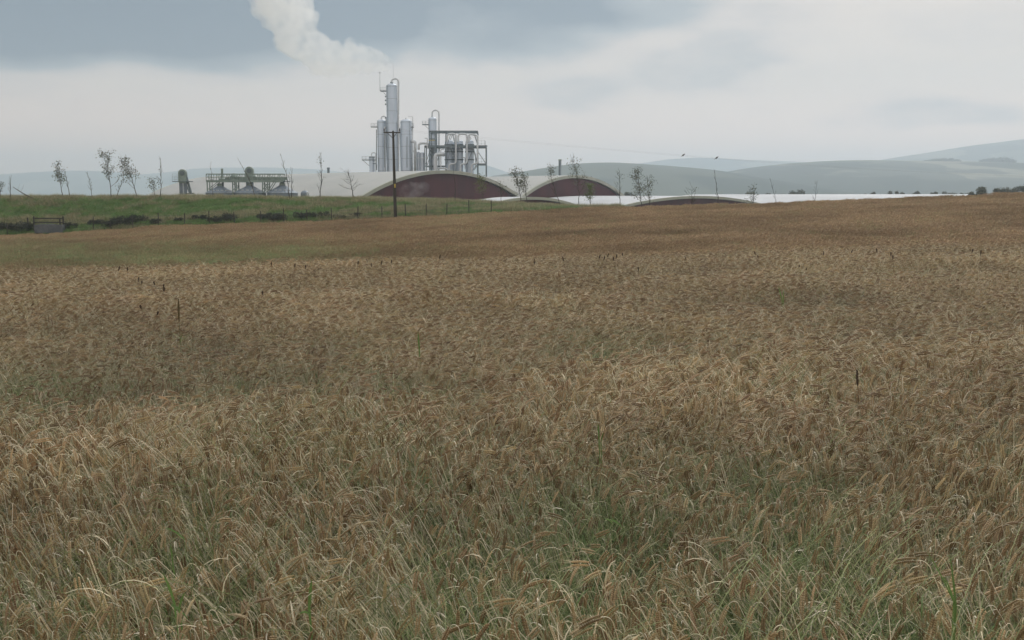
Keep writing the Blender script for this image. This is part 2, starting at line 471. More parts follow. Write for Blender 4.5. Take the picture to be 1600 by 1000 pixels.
AXIS = Vector((-85.5, 80, 0)).normalized(); GAB = Vector((80, 85.5, 0)).normalized()
AXR = math.atan2(-AXIS.x, AXIS.y)          # rotation that turns +Y onto AXIS
GROUND_FAR = EYE - 9.0
def warehouse(crown, S, eave, L, label, mroof, rim=0.95, group='barrel roofed warehouses of the distillery'):
    c = Vector((crown[0], crown[1], 0))
    root = empty('warehouse', (c.x, c.y, GROUND_FAR), label, 'warehouse', group, AXR)
    zc = crown[2] - GROUND_FAR; ze = eave - GROUND_FAR; h = zc - ze
    # circular arc through crown and eaves (local x across, y along)
    Rr = (S * S + h * h) / (2 * h); a0 = math.asin(S / Rr); K = 48
    arc = [(Rr * math.sin(a), zc - Rr + Rr * math.cos(a)) for a in np.linspace(-a0, a0, K + 1)]
    inn = [((Rr - rim) * math.sin(a), zc - Rr + (Rr - rim) * math.cos(a)) for a in np.linspace(-a0, a0, K + 1)]
    def put(name, vs, fs, m, smooth=False):
        me = bpy.data.meshes.new(name); me.from_pydata(vs, [], fs); me.materials.append(m)
        if smooth: me.polygons.foreach_set('use_smooth', [True] * len(fs))
        o = bpy.data.objects.new(name, me); scn.collection.objects.link(o); o.parent = root; return o
    ny_ = 24
    vs = [(x, -0.02 + (L + 0.04) * j / ny_, z) for j in range(ny_ + 1) for x, z in arc]
    fs = [(j * (K + 1) + i, j * (K + 1) + i + 1, (j + 1) * (K + 1) + i + 1, (j + 1) * (K + 1) + i) for j in range(ny_) for i in range(K)]
    put('roof', vs, fs, mroof, True)
    # rim at each end: face, soffit
    for y0, y1 in ((-0.9, -0.03), (L + 0.03, L + 0.9)):
        vs = [(x, y, z) for y in (y0, y1) for x, z in arc] + [(x, y, z) for y in (y0, y1) for x, z in inn]
        n1 = K + 1; fs = []
        for i in range(K):
            fs += [(i, i + 1, n1 + i + 1, n1 + i), (2 * n1 + i, 3 * n1 + i, 3 * n1 + i + 1, 2 * n1 + i + 1),
                   (i, 2 * n1 + i, 2 * n1 + i + 1, i + 1), (n1 + i, n1 + i + 1, 3 * n1 + i + 1, 3 * n1 + i)]
        put('fascia', vs, fs, m_fascia)
    # end walls
    for y in (0.35, L - 0.35):
        vs = [(x * 0.985, y, z) for x, z in inn] + [(-S * 0.985, y, 0), (S * 0.985, y, 0)]
        fs = [tuple(list(range(K + 1)) + [K + 2, K + 1])]
        put('end_wall', vs, fs, m_maroon)
    for sx in (-1, 1):
        mb = MB(); mb.box((sx * (S - 0.45), L / 2, ze / 2 - 0.3), (0.4, L - 1.2, ze - 0.4))
        o = mb.build('side_wall', m_maroon); o.parent = root
    return root
warehouse((-19.3, 300, EYE + 7.15), 34.5, EYE - 1.8, 117, 'biggest warehouse, wide maroon arched end wall under a broad grey barrel roof, behind the pole', m_roof)
warehouse((20.6, 338.8, EYE + 6.5), 30.0, EYE - 2.5, 45, 'steeper maroon arched warehouse right of the biggest one, with a dark flue rising behind it', m_roof)
warehouse((5.0, 270, EYE - 0.45), 19, EYE - 2.9, 8, 'low warehouse of which only a cream arched rim shows above the green bank', m_roof_sky_sheen, rim=0.7)
warehouse((55.4, 310, EYE - 0.20), 45, EYE - 3.9, 42, 'low warehouse with a thin maroon sliver below its cream arch, just over the brown field', m_roof_sky_sheen, rim=0.75)
warehouse((166, 330, EYE + 0.35), 29, EYE - 5.0, 125, 'white warehouse roof lying flat along the field crest at the right, no end wall showing', m_roof_sky_sheen)

# ------------------------------------------------------------------ the distillery plant
m_steel = material('dull_stainless', (0.55, 0.615, 0.69), 0.40, 0.35, var=(0.42, 0.485, 0.55), scale=0.35, stretch=(1.0, 1.0, 0.12), detail=6)
m_steel_d = material('weathered_steel', (0.33, 0.37, 0.39), 0.5, 0.25, var=(0.26, 0.30, 0.32), scale=0.5, stretch=(1, 1, 0.3))
m_pipe = material('insulated_pipe', (0.62, 0.65, 0.67), 0.45, 0.2, var=(0.52, 0.55, 0.57), scale=0.8)
m_frame = material('grey_painted_steelwork', (0.14, 0.175, 0.185), 0.55, 0.1, var=(0.105, 0.13, 0.14), scale=0.6)
m_green = material('green_painted_plant', (0.25, 0.31, 0.27), 0.5, 0.1, var=(0.19, 0.235, 0.205), scale=0.6)
m_silo = material('galvanised_sheet', (0.20, 0.235, 0.265), 0.5, 0.3, var=(0.14, 0.17, 0.20), scale=0.4)
m_yellow = material('yellow_paint', (0.55, 0.42, 0.08), 0.5)
GD = 400.0
def P(px, py, d=0.0):          # a point on the plant's plane, d metres behind it
    p = W(px, py, GD); return Vector((p.x, GD + d, p.z))
MPP = GD / FPX                 # metres per photo pixel there

def railing(mb, pts, h=1.1, w=0.05):
    for z in (0.55, h):
        for a, b in zip(pts[:-1], pts[1:]): mb.beam(Vector(a) + Vector((0, 0, z)), Vector(b) + Vector((0, 0, z)), w)
    for a, b in zip(pts[:-1], pts[1:]):
        a = Vector(a); b = Vector(b); k = max(1, int((b - a).length / 1.2))
        for i in range(k + 1): p = a.lerp(b, i / k); mb.beam(p, p + Vector((0, 0, h)), w)

def column(x0, x1, top, label, d=0.0, bot=None, ladder=None, mat=None, name='distillation_column', bands=True):
    c = P((x0 + x1) / 2, top, d); r = (x1 - x0) / 2 * MPP
    base = Vector((c.x, c.y, GROUND_FAR))
    root = empty(name, base, label, 'column')
    H = c.z - GROUND_FAR
    mb = MB(); mb.lathe(base, [(r, 0), (r, H - 0.9 * r * 0.5), (r * 0.93, H - 0.30 * r), (r * 0.7, H - 0.12 * r), (r * 0.3, H - 0.02 * r), (0.02, H)], 32)
    v = mb.build('vessel', mat or m_steel, root, smooth=True)
    if bands:
        mb = MB(); z = H - 1.2
        while z > 6:
            mb.lathe(base + Vector((0, 0, z)), [(r + 0.04, -0.06), (r + 0.04, 0.06)], 32); z -= 4.6
        mb.build_each('insulation_band', m_steel_d, root)
    if ladder:
        sx = ladder; mb = MB(); xx = base.x + sx * (r * 0.62); yy = base.y - r * 0.80
        for q in (-0.25, 0.25): mb.beam((xx + q, yy, base.z), (xx + q, yy, c.z - r * 0.3), 0.07)
        z = 0.5
        while z < H - 0.6: mb.beam((xx - 0.25, yy, base.z + z), (xx + 0.25, yy, base.z + z), 0.04); z += 0.45
        mb.build('ladder', m_frame, root)
    return root, base, r, H

def side_platform(root, x_in, x_out, py, d=0.0, brace=True, rail=True, name='platform'):
    a = P(x_in, py, d); b = P(x_out, py, d); mb = MB()
    w = abs(a.x - b.x)
    mb.box(((a.x + b.x) / 2, a.y, a.z), (w, 2.0, 0.32))
    if brace: mb.beam((b.x * 0.7 + a.x * 0.3, a.y, a.z - 0.15), (a.x, a.y, a.z - 1.7), 0.12)
    mb.build(name, m_frame, root)
    if rail:
        mb = MB(); y0, y1 = a.y - 0.95, a.y + 0.95; zz = a.z + 0.16
        railing(mb, [(a.x, y0, zz), (b.x, y0, zz), (b.x, y1, zz), (a.x, y1, zz)], 1.2, 0.05)
        mb.build('handrail', m_yellow if name == 'yellow' else m_steel_d, root)

# tallest column
root, b, r, H = column(603.5, 620, 130.5, 'tallest silver distillation column, with a bent pipe over its top and a mast on its left', 0, ladder=-1)
mb = MB(); mb.tube(bend([P(612, 134), P(612, 123), P(622.5, 123), P(622.5, 186)], 1.3, 6), 0.36, 10)
mb.tube([P(622.5, 186), P(622.5, 268)], 0.36, 10); mb.build('overhead_pipe', m_pipe, root, True)
mb = MB(); mb.tube([P(612, 131), P(612, 128)], 0.55, 12); mb.build('nozzle', m_steel_d, root)
mb = MB(); mb.tube([P(614.5, 124), P(614.5, 103)], [0.05, 0.03], 5); mb.build('lightning_rod', m_steel_d, root)
side_platform(root, 604, 594.5, 142.3); 
mb = MB(); mb.tube([P(593.6, 142), P(593.6, 114)], [0.09, 0.06], 6); mb.lathe(P(593.6, 115), [(0.05, 0), (0.2, 0.15), (0.2, 0.45), (0.05, 0.6)], 8); mb.build('mast', m_steel_d, root)
mb = MB()
for q in (151, 157, 163, 184, 200): mb.tube([P(603.7, q, -0.4), P(601.8, q, -0.4)], 0.3, 8)
mb.build_each('nozzle', m_frame, root)
# left column
root, b, r, H = column(588.5, 601.5, 186, 'narrow silver distillation column at the left of the tallest, topped by a short bent pipe', 1.5, ladder=-1)
mb = MB(); mb.tube(bend([P(595, 188, 1.5), P(595, 181.3, 1.5), P(602.5, 181.3, 1.5), P(602.5, 190, 1.5)], 0.8, 5), 0.22, 8); mb.build('overhead_pipe', m_pipe, root, True)
side_platform(root, 589, 579, 198, 1.5, brace=False)
mb = MB(); mb.tube([P(601.9, 198, -1.5), P(601.9, 268, -1.5)], 0.3, 8); mb.build('downpipe', m_pipe, root, True)
# right column
root, b, r, H = column(625.5, 642.8, 186, 'broad silver distillation column at the right of the tallest, about two thirds its height', 0.5, ladder=1)
side_platform(root, 642.5, 646, 198.5, 0.5, brace=True, rail=True)
mb = MB(); mb.tube(bend([P(634, 188, 0.5), P(634, 184.0, 0.5)], 0.3), 0.25, 8); mb.build('nozzle', m_pipe, root, True)
mb = MB(); mb.tube([P(644.3, 182, 1), P(644.3, 268, 1)], 0.16, 6); mb.tube([P(637, 181.5, 1), P(644.3, 182, 1)], 0.1, 6); mb.build('vent_pipe', m_pipe, root, True)
# slender risers between the columns
for i, (px, tp, rr, lab) in enumerate([(602.6, 190, 0.42, 'vertical process pipe in the gap between the narrow left column and the tallest'),
                                      (624.3, 200, 0.34, 'vertical process pipe in the gap between the tallest column and the broad one')]):
    o = MB(); o.tube(bend([P(px, tp + 3, 2.2), P(px, tp, 2.2), P(px, tp, 4.0)], 0.5), rr, 8); o.tube([P(px, tp + 3, 2.2), Vector((P(px, 0).x, GD + 2.2, GROUND_FAR))], rr, 8)
    tag(o.build('process_pipe', m_pipe, None, True, origin=(P(px, 0).x, GD + 2.2, GROUND_FAR)), lab, 'pipe', 'process pipes between the columns')
# fourth column
root, b, r, H = column(666, 679, 180, 'pale silver distillation column rising behind the steel frame, with a tall looping pipe', 10, ladder=-1)
mb = MB(); mb.tube(bend([P(672, 183, 10), P(672, 169, 10), P(683, 169, 10), P(683, 268, 10)], 1.3, 6), 0.30, 10); mb.build('overhead_pipe', m_pipe, root, True)
side_platform(root, 666.5, 656.5, 192, 10)
# little column at far left
root, b, r, H = column(577, 584.8, 244.5, 'shortest silver column at the far left of the plant, beside a railed platform', 0, bands=False)
mb = MB(); mb.lathe(P(580.9, 246, 0), [(1.15, -0.3), (1.15, 0.3)], 20); mb.build('flange', m_steel_d, root)
mb = MB(); mb.tube(bend([P(580.5, 246), P(580.5, 238.5), P(587.3, 238.5), P(587.3, 268)], 0.8, 5), 0.2, 8); mb.build('overhead_pipe', m_pipe, root, True)
side_platform(root, 588, 566, 250, 0, brace=False)
mb = MB(); mb.beam(P(567.5, 251), P(577, 259), 0.15); mb.beam(P(585, 250), P(585, 268), 0.12); mb.build_each('brace', m_frame, root)
# condenser drum and goosenecks between the columns and the frame
root = empty('condenser', Vector((P(656, 0).x, GD + 1, GROUND_FAR)), 'pair of plain silver condenser drums between the broad column and the steel frame', 'condenser')
for x0, x1, tp in ((650.5, 655.5, 237), (655.8, 662.5, 238)):
    c = P((x0 + x1) / 2, tp, 1); rr = (x1 - x0) / 2 * MPP
    mb = MB(); mb.lathe((c.x, c.y, GROUND_FAR), [(rr, 0), (rr, c.z - GROUND_FAR - 0.2), (rr * 0.6, c.z - GROUND_FAR)], 20); mb.build('drum', m_steel, root, True)
for k, (pts, rr, lab) in enumerate([
        ([P(643, 221, -0.5), P(648.8, 221, -0.5), P(648.8, 268, -0.5)], 0.55, 'bent pipe turning down off the right side of the broad column'),
        ([P(654.5, 234, -1), P(654.5, 224, -1), P(668, 224, -1), P(668, 224, 6)], 0.45, 'bent pipe rising from the condenser drums towards the fourth column'),
        ([P(644.5, 236, 2), P(647, 236, 2), P(647, 268, 2)], 0.3, 'thin vertical pipe close to the foot of the broad column')]):
    mb = MB(); mb.tube(bend(pts, 1.3, 6), rr, 10); mb.build('x', m_pipe)
    o = scn.collection.objects['x']; o.name = 'process_pipe'; o.data.name = 'process_pipe'; o.data.polygons.foreach_set('use_smooth', [True] * len(o.data.polygons))
    tag(o, lab, 'pipe', 'process pipes between the columns')
# steel frame
FZ = 8.0
root = empty('steel_frame', Vector((P(712, 0).x, GD, GROUND_FAR)), 'open grey steel frame two storeys high with diagonal braces, right of the columns', 'steel frame')
def FP(px, py, d=0): return P(px, py, d)
mb = MB()
lo = GROUND_FAR
for px, tp in ((663.7, 228), (759.3, 228), (671, 204.5), (680, 204.5), (696.5, 204.5), (712, 228), (729.5, 228), (745.8, 204.5)):
    for d in (0, FZ):
        t_ = FP(px, tp, d); mb.beam((t_.x, t_.y, lo), t_, 0.36 if px not in (712, 729.5) else 0.26)
mb.build_each('upright', m_frame, root)
mb = MB()
for d in (0, FZ):
    mb.beam(FP(670.5, 205.4, d), FP(746.3, 205.4, d), 0.36, 0.62)
    mb.beam(FP(663.2, 229, d), FP(759.8, 229, d), 0.4, 0.75)
    mb.beam(FP(746, 256.5, d), FP(759.3, 256.5, d), 0.3, 0.6)
    mb.beam(FP(663.5, 259.5, d), FP(696, 259.5, d), 0.26, 0.4)
    mb.beam(FP(671, 217, d), FP(680, 217, d), 0.2, 0.3)
for px, tp in ((671, 205.4), (696.5, 205.4), (745.8, 205.4), (663.7, 229), (680, 229), (696.5, 229), (712, 229), (729.5, 229), (745.8, 229), (759.3, 229), (759.3, 256.5)):
    mb.beam(FP(px, tp, 0), FP(px, tp, FZ), 0.3, 0.5)
mb.build_each('beam', m_frame, root)
mb = MB()
for a, bb in (((672, 234), (665, 257)), ((672, 234), (680, 257)), ((705, 231), (698, 256)), ((706, 231), (712, 251)), ((740, 231), (730, 256)), ((739, 231), (746, 258)),
             ((746, 236), (758, 254)), ((705, 207), (699, 226)), ((706, 207), (711, 226)), ((740, 207), (746, 226)), ((735, 214), (730, 226)), ((745, 258), (737, 268)), ((688, 231), (681, 250))):
    mb.beam(FP(*a, -0.05), FP(*bb, -0.05), 0.2)
    mb.beam(FP(*a, FZ), FP(*bb, FZ), 0.2)
mb.build_each('brace', m_frame, root)
mb = MB(); mb.box((FP(711, 0).x, GD + FZ / 2, FP(0, 227.2).z), (96 * MPP, FZ - 0.6, 0.12)); mb.build('deck', m_frame, root)
mb = MB()
railing(mb, [FP(747, 227, 0.2), FP(757.5, 227, 0.2), FP(757.5, 227, FZ - 0.2)], 1.9, 0.06)
mb.build('handrail', m_steel_d, root); mb = MB()
railing(mb, [FP(747, 255, 0.2), FP(757.5, 255, 0.2)], 1.9, 0.06)
mb.build('handrail', m_steel_d, root)
mb = MB(); mb.beam(FP(670, 219.2, -0.4), FP(680, 219.2, -0.4), 0.12, 0.25); mb.build('handrail', m_yellow, root)
# vessels standing in the frame
for px, hw, tp, d, lab in ((700.5, 6.5, 217.5, 4, 'leftmost of the four grey still vessels standing inside the steel frame'), (709.5, 3.8, 220, 5.5, 'narrowest grey still vessel, second from the left inside the steel frame'),
                      (717.5, 5.2, 218, 3.8, 'third grey still vessel from the left inside the steel frame'), (733, 6.5, 217.5, 4, 'rightmost of the four grey still vessels inside the steel frame')):
    c = P(px, tp, d); rr = hw * MPP; base = Vector((c.x, c.y, GROUND_FAR)); H = c.z - GROUND_FAR
    root = empty('still_vessel', base, lab, 'vessel', 'vessels inside the steel frame')
    mb = MB(); mb.lathe(base, [(rr, 0), (rr, H - 0.8), (rr * 0.85, H - 0.35), (rr * 0.4, H - 0.05), (0.02, H)], 24); mb.build('shell', m_steel, root, True)
    mb = MB()
    for py in (225.5, 236.5, 249): q = P(px, py, d); mb.lathe((c.x, c.y, q.z), [(rr + 0.15, -0.25), (rr + 0.15, 0.25)], 24)
    mb.build_each('flange', m_frame, root)
root = empty('tank', Vector((P(671, 0).x, GD + 4, GROUND_FAR)), 'short pale tank behind the braces at the left end of the steel frame', 'tank')
mb = MB(); mb.lathe(P(671, 236, 4).xy.to_3d() + Vector((0, 0, GROUND_FAR)), [(1.6, 0), (1.6, 11.5), (0.9, 12.2)], 20); mb.build('shell', m_steel, root, True)
mb = MB(); mb.lathe(P(671, 236, 4).xy.to_3d() + Vector((0, 0, GROUND_FAR + 10)), [(1.68, -0.1), (1.68, 0.1)], 20); mb.build('flange', m_steel_d, root)
# small-bore pipework between the vessels and the columns
for k, (pl, rr, lab) in enumerate([
        ([(689, 262), (689, 233), (694, 233)], 0.2, 'thin pipe bending right at the left end of the steel frame'),
        ([(706, 243), (711, 243), (711, 262)], 0.22, 'short elbow pipe between the two leftmost still vessels'),
        ([(722, 246), (726.5, 246), (726.5, 264)], 0.22, 'short elbow pipe between the two right still vessels'),
        ([(740, 240), (743, 240), (743, 262)], 0.2, 'short elbow pipe right of the last still vessel'),
        ([(664, 216), (668, 216), (668, 232)], 0.22, 'small elbow pipe left of the upper storey of the steel frame'),
        ([(648, 247), (663, 247)], 0.16, 'thin level pipe crossing the condenser drums'),
        ([(602, 205), (602, 262)], 0.14, 'thin dark conduit running up between the left columns'),
        ([(589.6, 203), (589.6, 262)], 0.16, 'thin conduit running up the left side of the narrow column'),
        ([(637, 214), (637, 262)], 0.14, 'thin conduit running up the front of the broad column'),
        ([(584, 256), (590, 256), (590, 266)], 0.2, 'small elbow pipe at the foot of the narrow column')]):
    dd = -2.6 if pl[0][0] < 645 else (1.2 if pl[0][0] > 700 else -0.6)
    mb = MB(); mb.tube(bend([P(a_, b_, dd) for a_, b_ in pl], 0.6, 4), rr, 8)
    tag(mb.build('process_pipe', m_frame if k > 5 else m_pipe, None, True, origin=P(*pl[-1], dd)), lab, 'pipe', 'small pipework of the plant')
# looping white pipes on the frame's front
for k, (px, stepx, lab) in enumerate([(712.6, 701.8, 'left of three cranked white pipes running down the front of the steel frame'),
                                      (729.7, 719.5, 'middle one of three cranked white pipes running down the front of the steel frame'),
                                      (746.3, 737, 'right one of three cranked white pipes running down the front of the steel frame')]):
    top = [P(px - 13.5, 222, -0.8), P(px - 13.5, 209.3, -0.8), P(px, 209.3, -0.8), P(px, 255.8, -0.8), P(stepx, 256.3, -0.8), P(stepx, 268, -0.8)]
    if k == 2: top[2:3] = [P(px - 4, 211, -0.8), P(px, 212, -0.8)]
    q = top[-1].copy(); q.z = GROUND_FAR; top.append(q)
    mb = MB(); mb.tube(bend(top, 1.1, 5), 0.36, 10)
    o = mb.build('process_pipe', m_pipe, None, True, origin=q); tag(o, lab, 'pipe', 'cranked pipes on the steel frame')
q = P(680.5, 268, -1.2); q.z = GROUND_FAR
mb = MB(); mb.tube(bend([q, P(680.5, 241, -1.2), P(692, 241, -1.2), P(692, 241, 3)], 1.6, 6), 0.78, 14)
tag(mb.build('process_pipe', m_pipe, None, True, origin=q), 'fat pale elbow pipe at the left foot of the steel frame', 'pipe')
q = P(697, 268, -0.8)
mb = MB(); mb.tube(bend([P(684, 263, -0.9), P(697, 263, -0.9), P(701, 266, -0.9), P(701, 266, 2)], 0.8, 4), 0.35, 8)
tag(mb.build('process_pipe', m_pipe, None, True, origin=q), 'low white pipe lying level along the foot of the steel frame', 'pipe')

# flue behind the second arched warehouse, small stack on the big roof
fl = W(875, 249, 375)
root = empty('flue', (fl.x, 375, GROUND_FAR), 'dark upright metal flue rising behind the crown of the second arched warehouse', 'flue')
mb = MB(); mb.lathe((fl.x, 375, GROUND_FAR), [(0.52, 0), (0.52, fl.z - GROUND_FAR - 0.3), (0.46, fl.z - GROUND_FAR - 0.3), (0.46, fl.z - GROUND_FAR - 0.25)], 16); mb.build('stack', m_frame, root, True)
mb = MB(); mb.lathe((fl.x, 375, fl.z), [(0.62, -0.45), (0.62, 0)], 16); mb.build('rim', m_green, root)
mb = MB(); mb.beam((fl.x + 0.30, 374.55, fl.z - 0.6), (fl.x + 0.3, 374.55, GROUND_FAR), 0.14); mb.build('ladder', m_steel, root)
p = W(513, 261, 356)
root = empty('roof_vent', (p.x, 356, W(513, 271, 356).z - 0.6), 'short grey vent stack standing on the long grey barrel roof', 'vent')
mb = MB(); mb.lathe(root.location, [(0.42, 0), (0.42, 2.1), (0.5, 2.1), (0.5, 2.6)], 12); mb.build('stack', m_frame, root)

# ------------------------------------------------------------------ grain silos, gantry, elevators
SD = 262.0
def S_(px, py, d=0.0):
    p = W(px, py, SD); return Vector((p.x, SD + d, p.z))
for px, hw, ap, lab in ((344.5, 23, 289.5, 'left cone roofed grain silo below the gantry'), (391, 25, 288.5, 'middle cone roofed grain silo below the gantry, under the domed elevator'), (441.5, 24, 288, 'right cone roofed grain silo at the end of the gantry')):
    c = S_(px, 303); r = hw * SD / FPX; base = Vector((c.x, c.y, GROUND_FAR)); ez = S_(0, 301.5).z; az_ = S_(0, ap).z
    root = empty('grain_silo', base, lab, 'silo', 'cone roofed grain silos')
    mb = MB(); mb.lathe(base, [(r * 0.975, 0), (r * 0.975, ez - GROUND_FAR)], 40)
    z = 1.0
    mb.build('wall', m_silo, root, True)
    mb = MB()
    # roof: ribbed cone
    nn_ = 28; vs = []; fs = []
    for k in range(nn_ * 2):
        a = math.pi * k / nn_; vs.append((c.x + r * math.cos(a), c.y + r * math.sin(a), ez - (0.0 if k % 2 else -0.07)))
    for k in range(nn_ * 2):
        a = math.pi * k / nn_; vs.append((c.x + 0.5 * math.cos(a), c.y + 0.5 * math.sin(a), az_ - 0.1))
    for k in range(nn_ * 2): k2 = (k + 1) % (nn_ * 2); fs.append((k, k2, nn_ * 2 + k2, nn_ * 2 + k))
    fs.append(tuple(nn_ * 2 + k for k in range(nn_ * 2)))
    mb.add(vs, fs); mb.build('roof', m_silo, root)
    mb = MB(); mb.lathe((c.x, c.y, az_), [(0.75, -0.25), (0.75, 0.2), (0.4, 0.5)], 16); mb.build('cap', m_green, root)
    mb = MB()
    for k in range(5):
        a = -0.9 + k * 0.42; rr = r * 0.72; mb.box((c.x + rr * math.sin(a + 0.5), c.y - rr * math.cos(a + 0.5), ez + (az_ - ez) * 0.28 + 0.12), (0.5, 0.5, 0.18))
    mb.build_each('hatch', m_pipe, root)
# gantry
root = empty('conveyor_gantry', Vector((S_(384, 0).x, SD - 1, GROUND_FAR)), 'long grey lattice conveyor gantry on legs above the three grain silos', 'gantry')
mb = MB()
for d in (-1.3, 0.9):
    for py, h in ((272.2, 0.24), (277.0, 0.12), (283.2, 0.55)): mb.beam(S_(324.5, py, d), S_(444, py, d), 0.16, h)
    k = 0
    for px in np.arange(324.5, 445, 7.97):
        mb.beam(S_(px, 272, d), S_(px, 283, d), 0.13)
        if k % 2 == 0: mb.beam(S_(px, 272.5, d), S_(min(px + 7.97, 444), 283, d), 0.10)
        k += 1
mb.build('truss', m_green, root)
mb = MB(); mb.box(((S_(324.5, 0).x + S_(444, 0).x) / 2, SD - 0.2, S_(0, 283.6).z), (119.5 * SD / FPX, 2.0, 0.15)); mb.build('walkway', m_frame, root)
mb = MB(); mb.box(((S_(345, 0).x + S_(440, 0).x) / 2, SD - 0.2, S_(0, 279).z), (95 * SD / FPX, 0.8, 0.75)); mb.build('conveyor', m_green, root)
mb = MB()
for px in (326, 365.5, 371.5, 412, 420):
    for d in (-1.3, 0.9): q = S_(px, 284, d); mb.beam((q.x, q.y, GROUND_FAR), q, 0.26)
mb.build_each('leg', m_green, root)
mb = MB()
for a, bb in (((326, 297), (343, 284)), ((326, 303), (335, 293)), ((365.5, 286), (371.5, 292)), ((371.5, 292), (365.5, 298)), ((412, 297), (420, 286)), ((420, 300), (430, 284)), ((412, 286), (420, 294)), ((420, 294), (412, 303))):
    mb.beam(S_(*a, -1.3), S_(*bb, -1.3), 0.16); mb.beam(S_(*a, 0.9), S_(*bb, 0.9), 0.16)
mb.build_each('brace', m_green, root)
mb = MB(); 
for px, w_, t_ in ((347.5, 1.0, 277.5), (366, 1.1, 271), (395.5, 0.9, 271)): q = S_(px, t_, -0.2); mb.lathe((q.x, q.y, S_(0, 283).z), [(w_, 0), (w_ * 0.9, (q.z - S_(0, 283).z) * 0.6), (w_ * 0.35, q.z - S_(0, 283).z)], 12)
mb.build_each('hopper', m_green, root)
mb = MB()
for px in (348.5, 440): q0 = S_(px, 283, -0.2); q1 = S_(px, 291, -0.2); mb.tube([q0, q1], 0.28, 8)
mb.build_each('chute', m_frame, root)
q = S_(347.3, 277, -0.2)
mb = MB(); mb.tube([q, S_(347.3, 263.5, -0.2)], 0.30, 10); mb.build('vent_pipe', m_green, root)

def elevator(pc, hw, top, bot, label, d, spout=False):
    c = S_(pc, top, d); r = hw * SD / FPX; base = Vector((c.x, c.y, GROUND_FAR))
    root = empty('bucket_elevator', base, label, 'grain elevator')
    zt = c.z; zc = zt - r; K = 18
    out = [(r * math.cos(a), zc + r * math.sin(a)) for a in np.linspace(0, math.pi, K)]
    out = [(r, zc - 1.9)] + out + [(-r, zc - 1.9)]
    out = [(r * 0.8, zc - 2.4)] + out + [(-r * 0.8, zc - 2.4)]
    vs = [(c.x + x, c.y + y, z) for y in (-0.55, 0.55) for x, z in out]; k = len(out)
    fs = [tuple(range(k)), tuple(reversed(range(k, 2 * k)))] + [(i, i + k, (i + 1) % k + k, (i + 1) % k) for i in range(k)]
    mb = MB(); mb.add(vs, fs); mb.build('head', m_green, root)
    mb = MB(); mb.tube([(c.x, c.y - 0.56, zc), (c.x, c.y - 0.75, zc)], 0.3, 12); mb.tube([(c.x, c.y - 0.56, zc), (c.x, c.y - 0.6, zc)], 0.62, 16); mb.build('shaft_cover', m_frame, root)
    mb = MB()
    for s_ in (-1, 1): mb.box((c.x + s_ * r * 0.52, c.y, (GROUND_FAR + zc - 2.3) / 2), (r * 0.68, 0.8, zc - 2.4 - GROUND_FAR + 0.1))
    mb.build_each('leg', m_silo, root)
    return root, c, r, zc
root, c, r, zc = elevator(297, 6.0, 265.5, 303, 'round headed bucket elevator standing apart at the left, with a leaning spout', -6, True)
mb = MB(); mb.tube(bend([S_(302, 274, -6), S_(309.5, 300, -6), S_(309.5, 303, -6)], 0.4), 0.30, 10); mb.tube(bend([S_(301, 289, -5), S_(306, 303, -5)], 0.4), 0.14, 8); mb.box(S_(309, 302.5, -6), (1.7, 1.2, 0.25)); mb.build('spout', m_frame, root)
mb = MB(); a = S_(283.5, 284.3, -6); bq = S_(311, 284.3, -6); mb.box(((a.x + bq.x) / 2, a.y, a.z), (bq.x - a.x, 2.2, 0.2)); mb.build('platform', m_frame, root)
mb = MB(); railing(mb, [S_(291, 284, -7), S_(283.5, 284, -7), S_(283.5, 284, -5), S_(291, 284, -5)], 1.1, 0.05)
railing(mb, [S_(291, 279, -7), S_(283.5, 279, -7)], 1.0, 0.04); mb.build('handrail', m_steel_d, root)
elevator(385.5, 6.3, 260, 283, 'domed green elevator head rising through the middle of the conveyor gantry', 2.6)
q = S_(481, 297.5, -4); root = empty('small_silo', Vector((q.x, q.y, GROUND_FAR)), 'small domed tank right of the three silos, with a white panel on its side', 'tank')
r = 6.2 * SD / FPX; H = q.z - GROUND_FAR
mb = MB(); mb.lathe(root.location, [(r, 0), (r, H - 0.75)], 20); mb.build('wall', m_silo, root, True)
mb = MB(); mb.lathe(root.location, [(r * 1.03, H - 0.75), (r * 0.85, H - 0.42), (r * 0.5, H - 0.12), (0.05, H)], 20); mb.build('roof', m_silo, root)
mb = MB(); mb.box((q.x + r * 0.8, q.y - r * 0.72, q.z - 1.0), (0.4, 0.1, 1.1)); mb.build('panel', m_pipe, root)

# ------------------------------------------------------------------ steam from the plant
def puff_mesh(name, puffs, mat, vox, seed, label):
    """one billowing hull grown from overlapping puffs, given a volume"""
    import bmesh
    bm = bmesh.new()
    for c, r in puffs:
        bmesh.ops.create_icosphere(bm, subdivisions=2, radius=r, matrix=Matrix.Translation(c))
    me = bpy.data.meshes.new(name); bm.to_mesh(me); bm.free(); me.materials.append(mat)
    o = bpy.data.objects.new(name, me); scn.collection.objects.link(o)
    md = o.modifiers.new('join', 'REMESH'); md.mode = 'VOXEL'; md.voxel_size = vox
    for sc, st in ((9.0, 3.2), (3.6, 1.7)):
        tx = bpy.data.textures.new('billow', 'CLOUDS'); tx.noise_scale = sc * vox; tx.noise_depth = 2
        dm = o.modifiers.new('billow', 'DISPLACE'); dm.texture = tx; dm.strength = st * vox; dm.mid_level = 0.45; dm.texture_coords = 'LOCAL'
    tag(o, label, 'steam', None, 'stuff'); return o
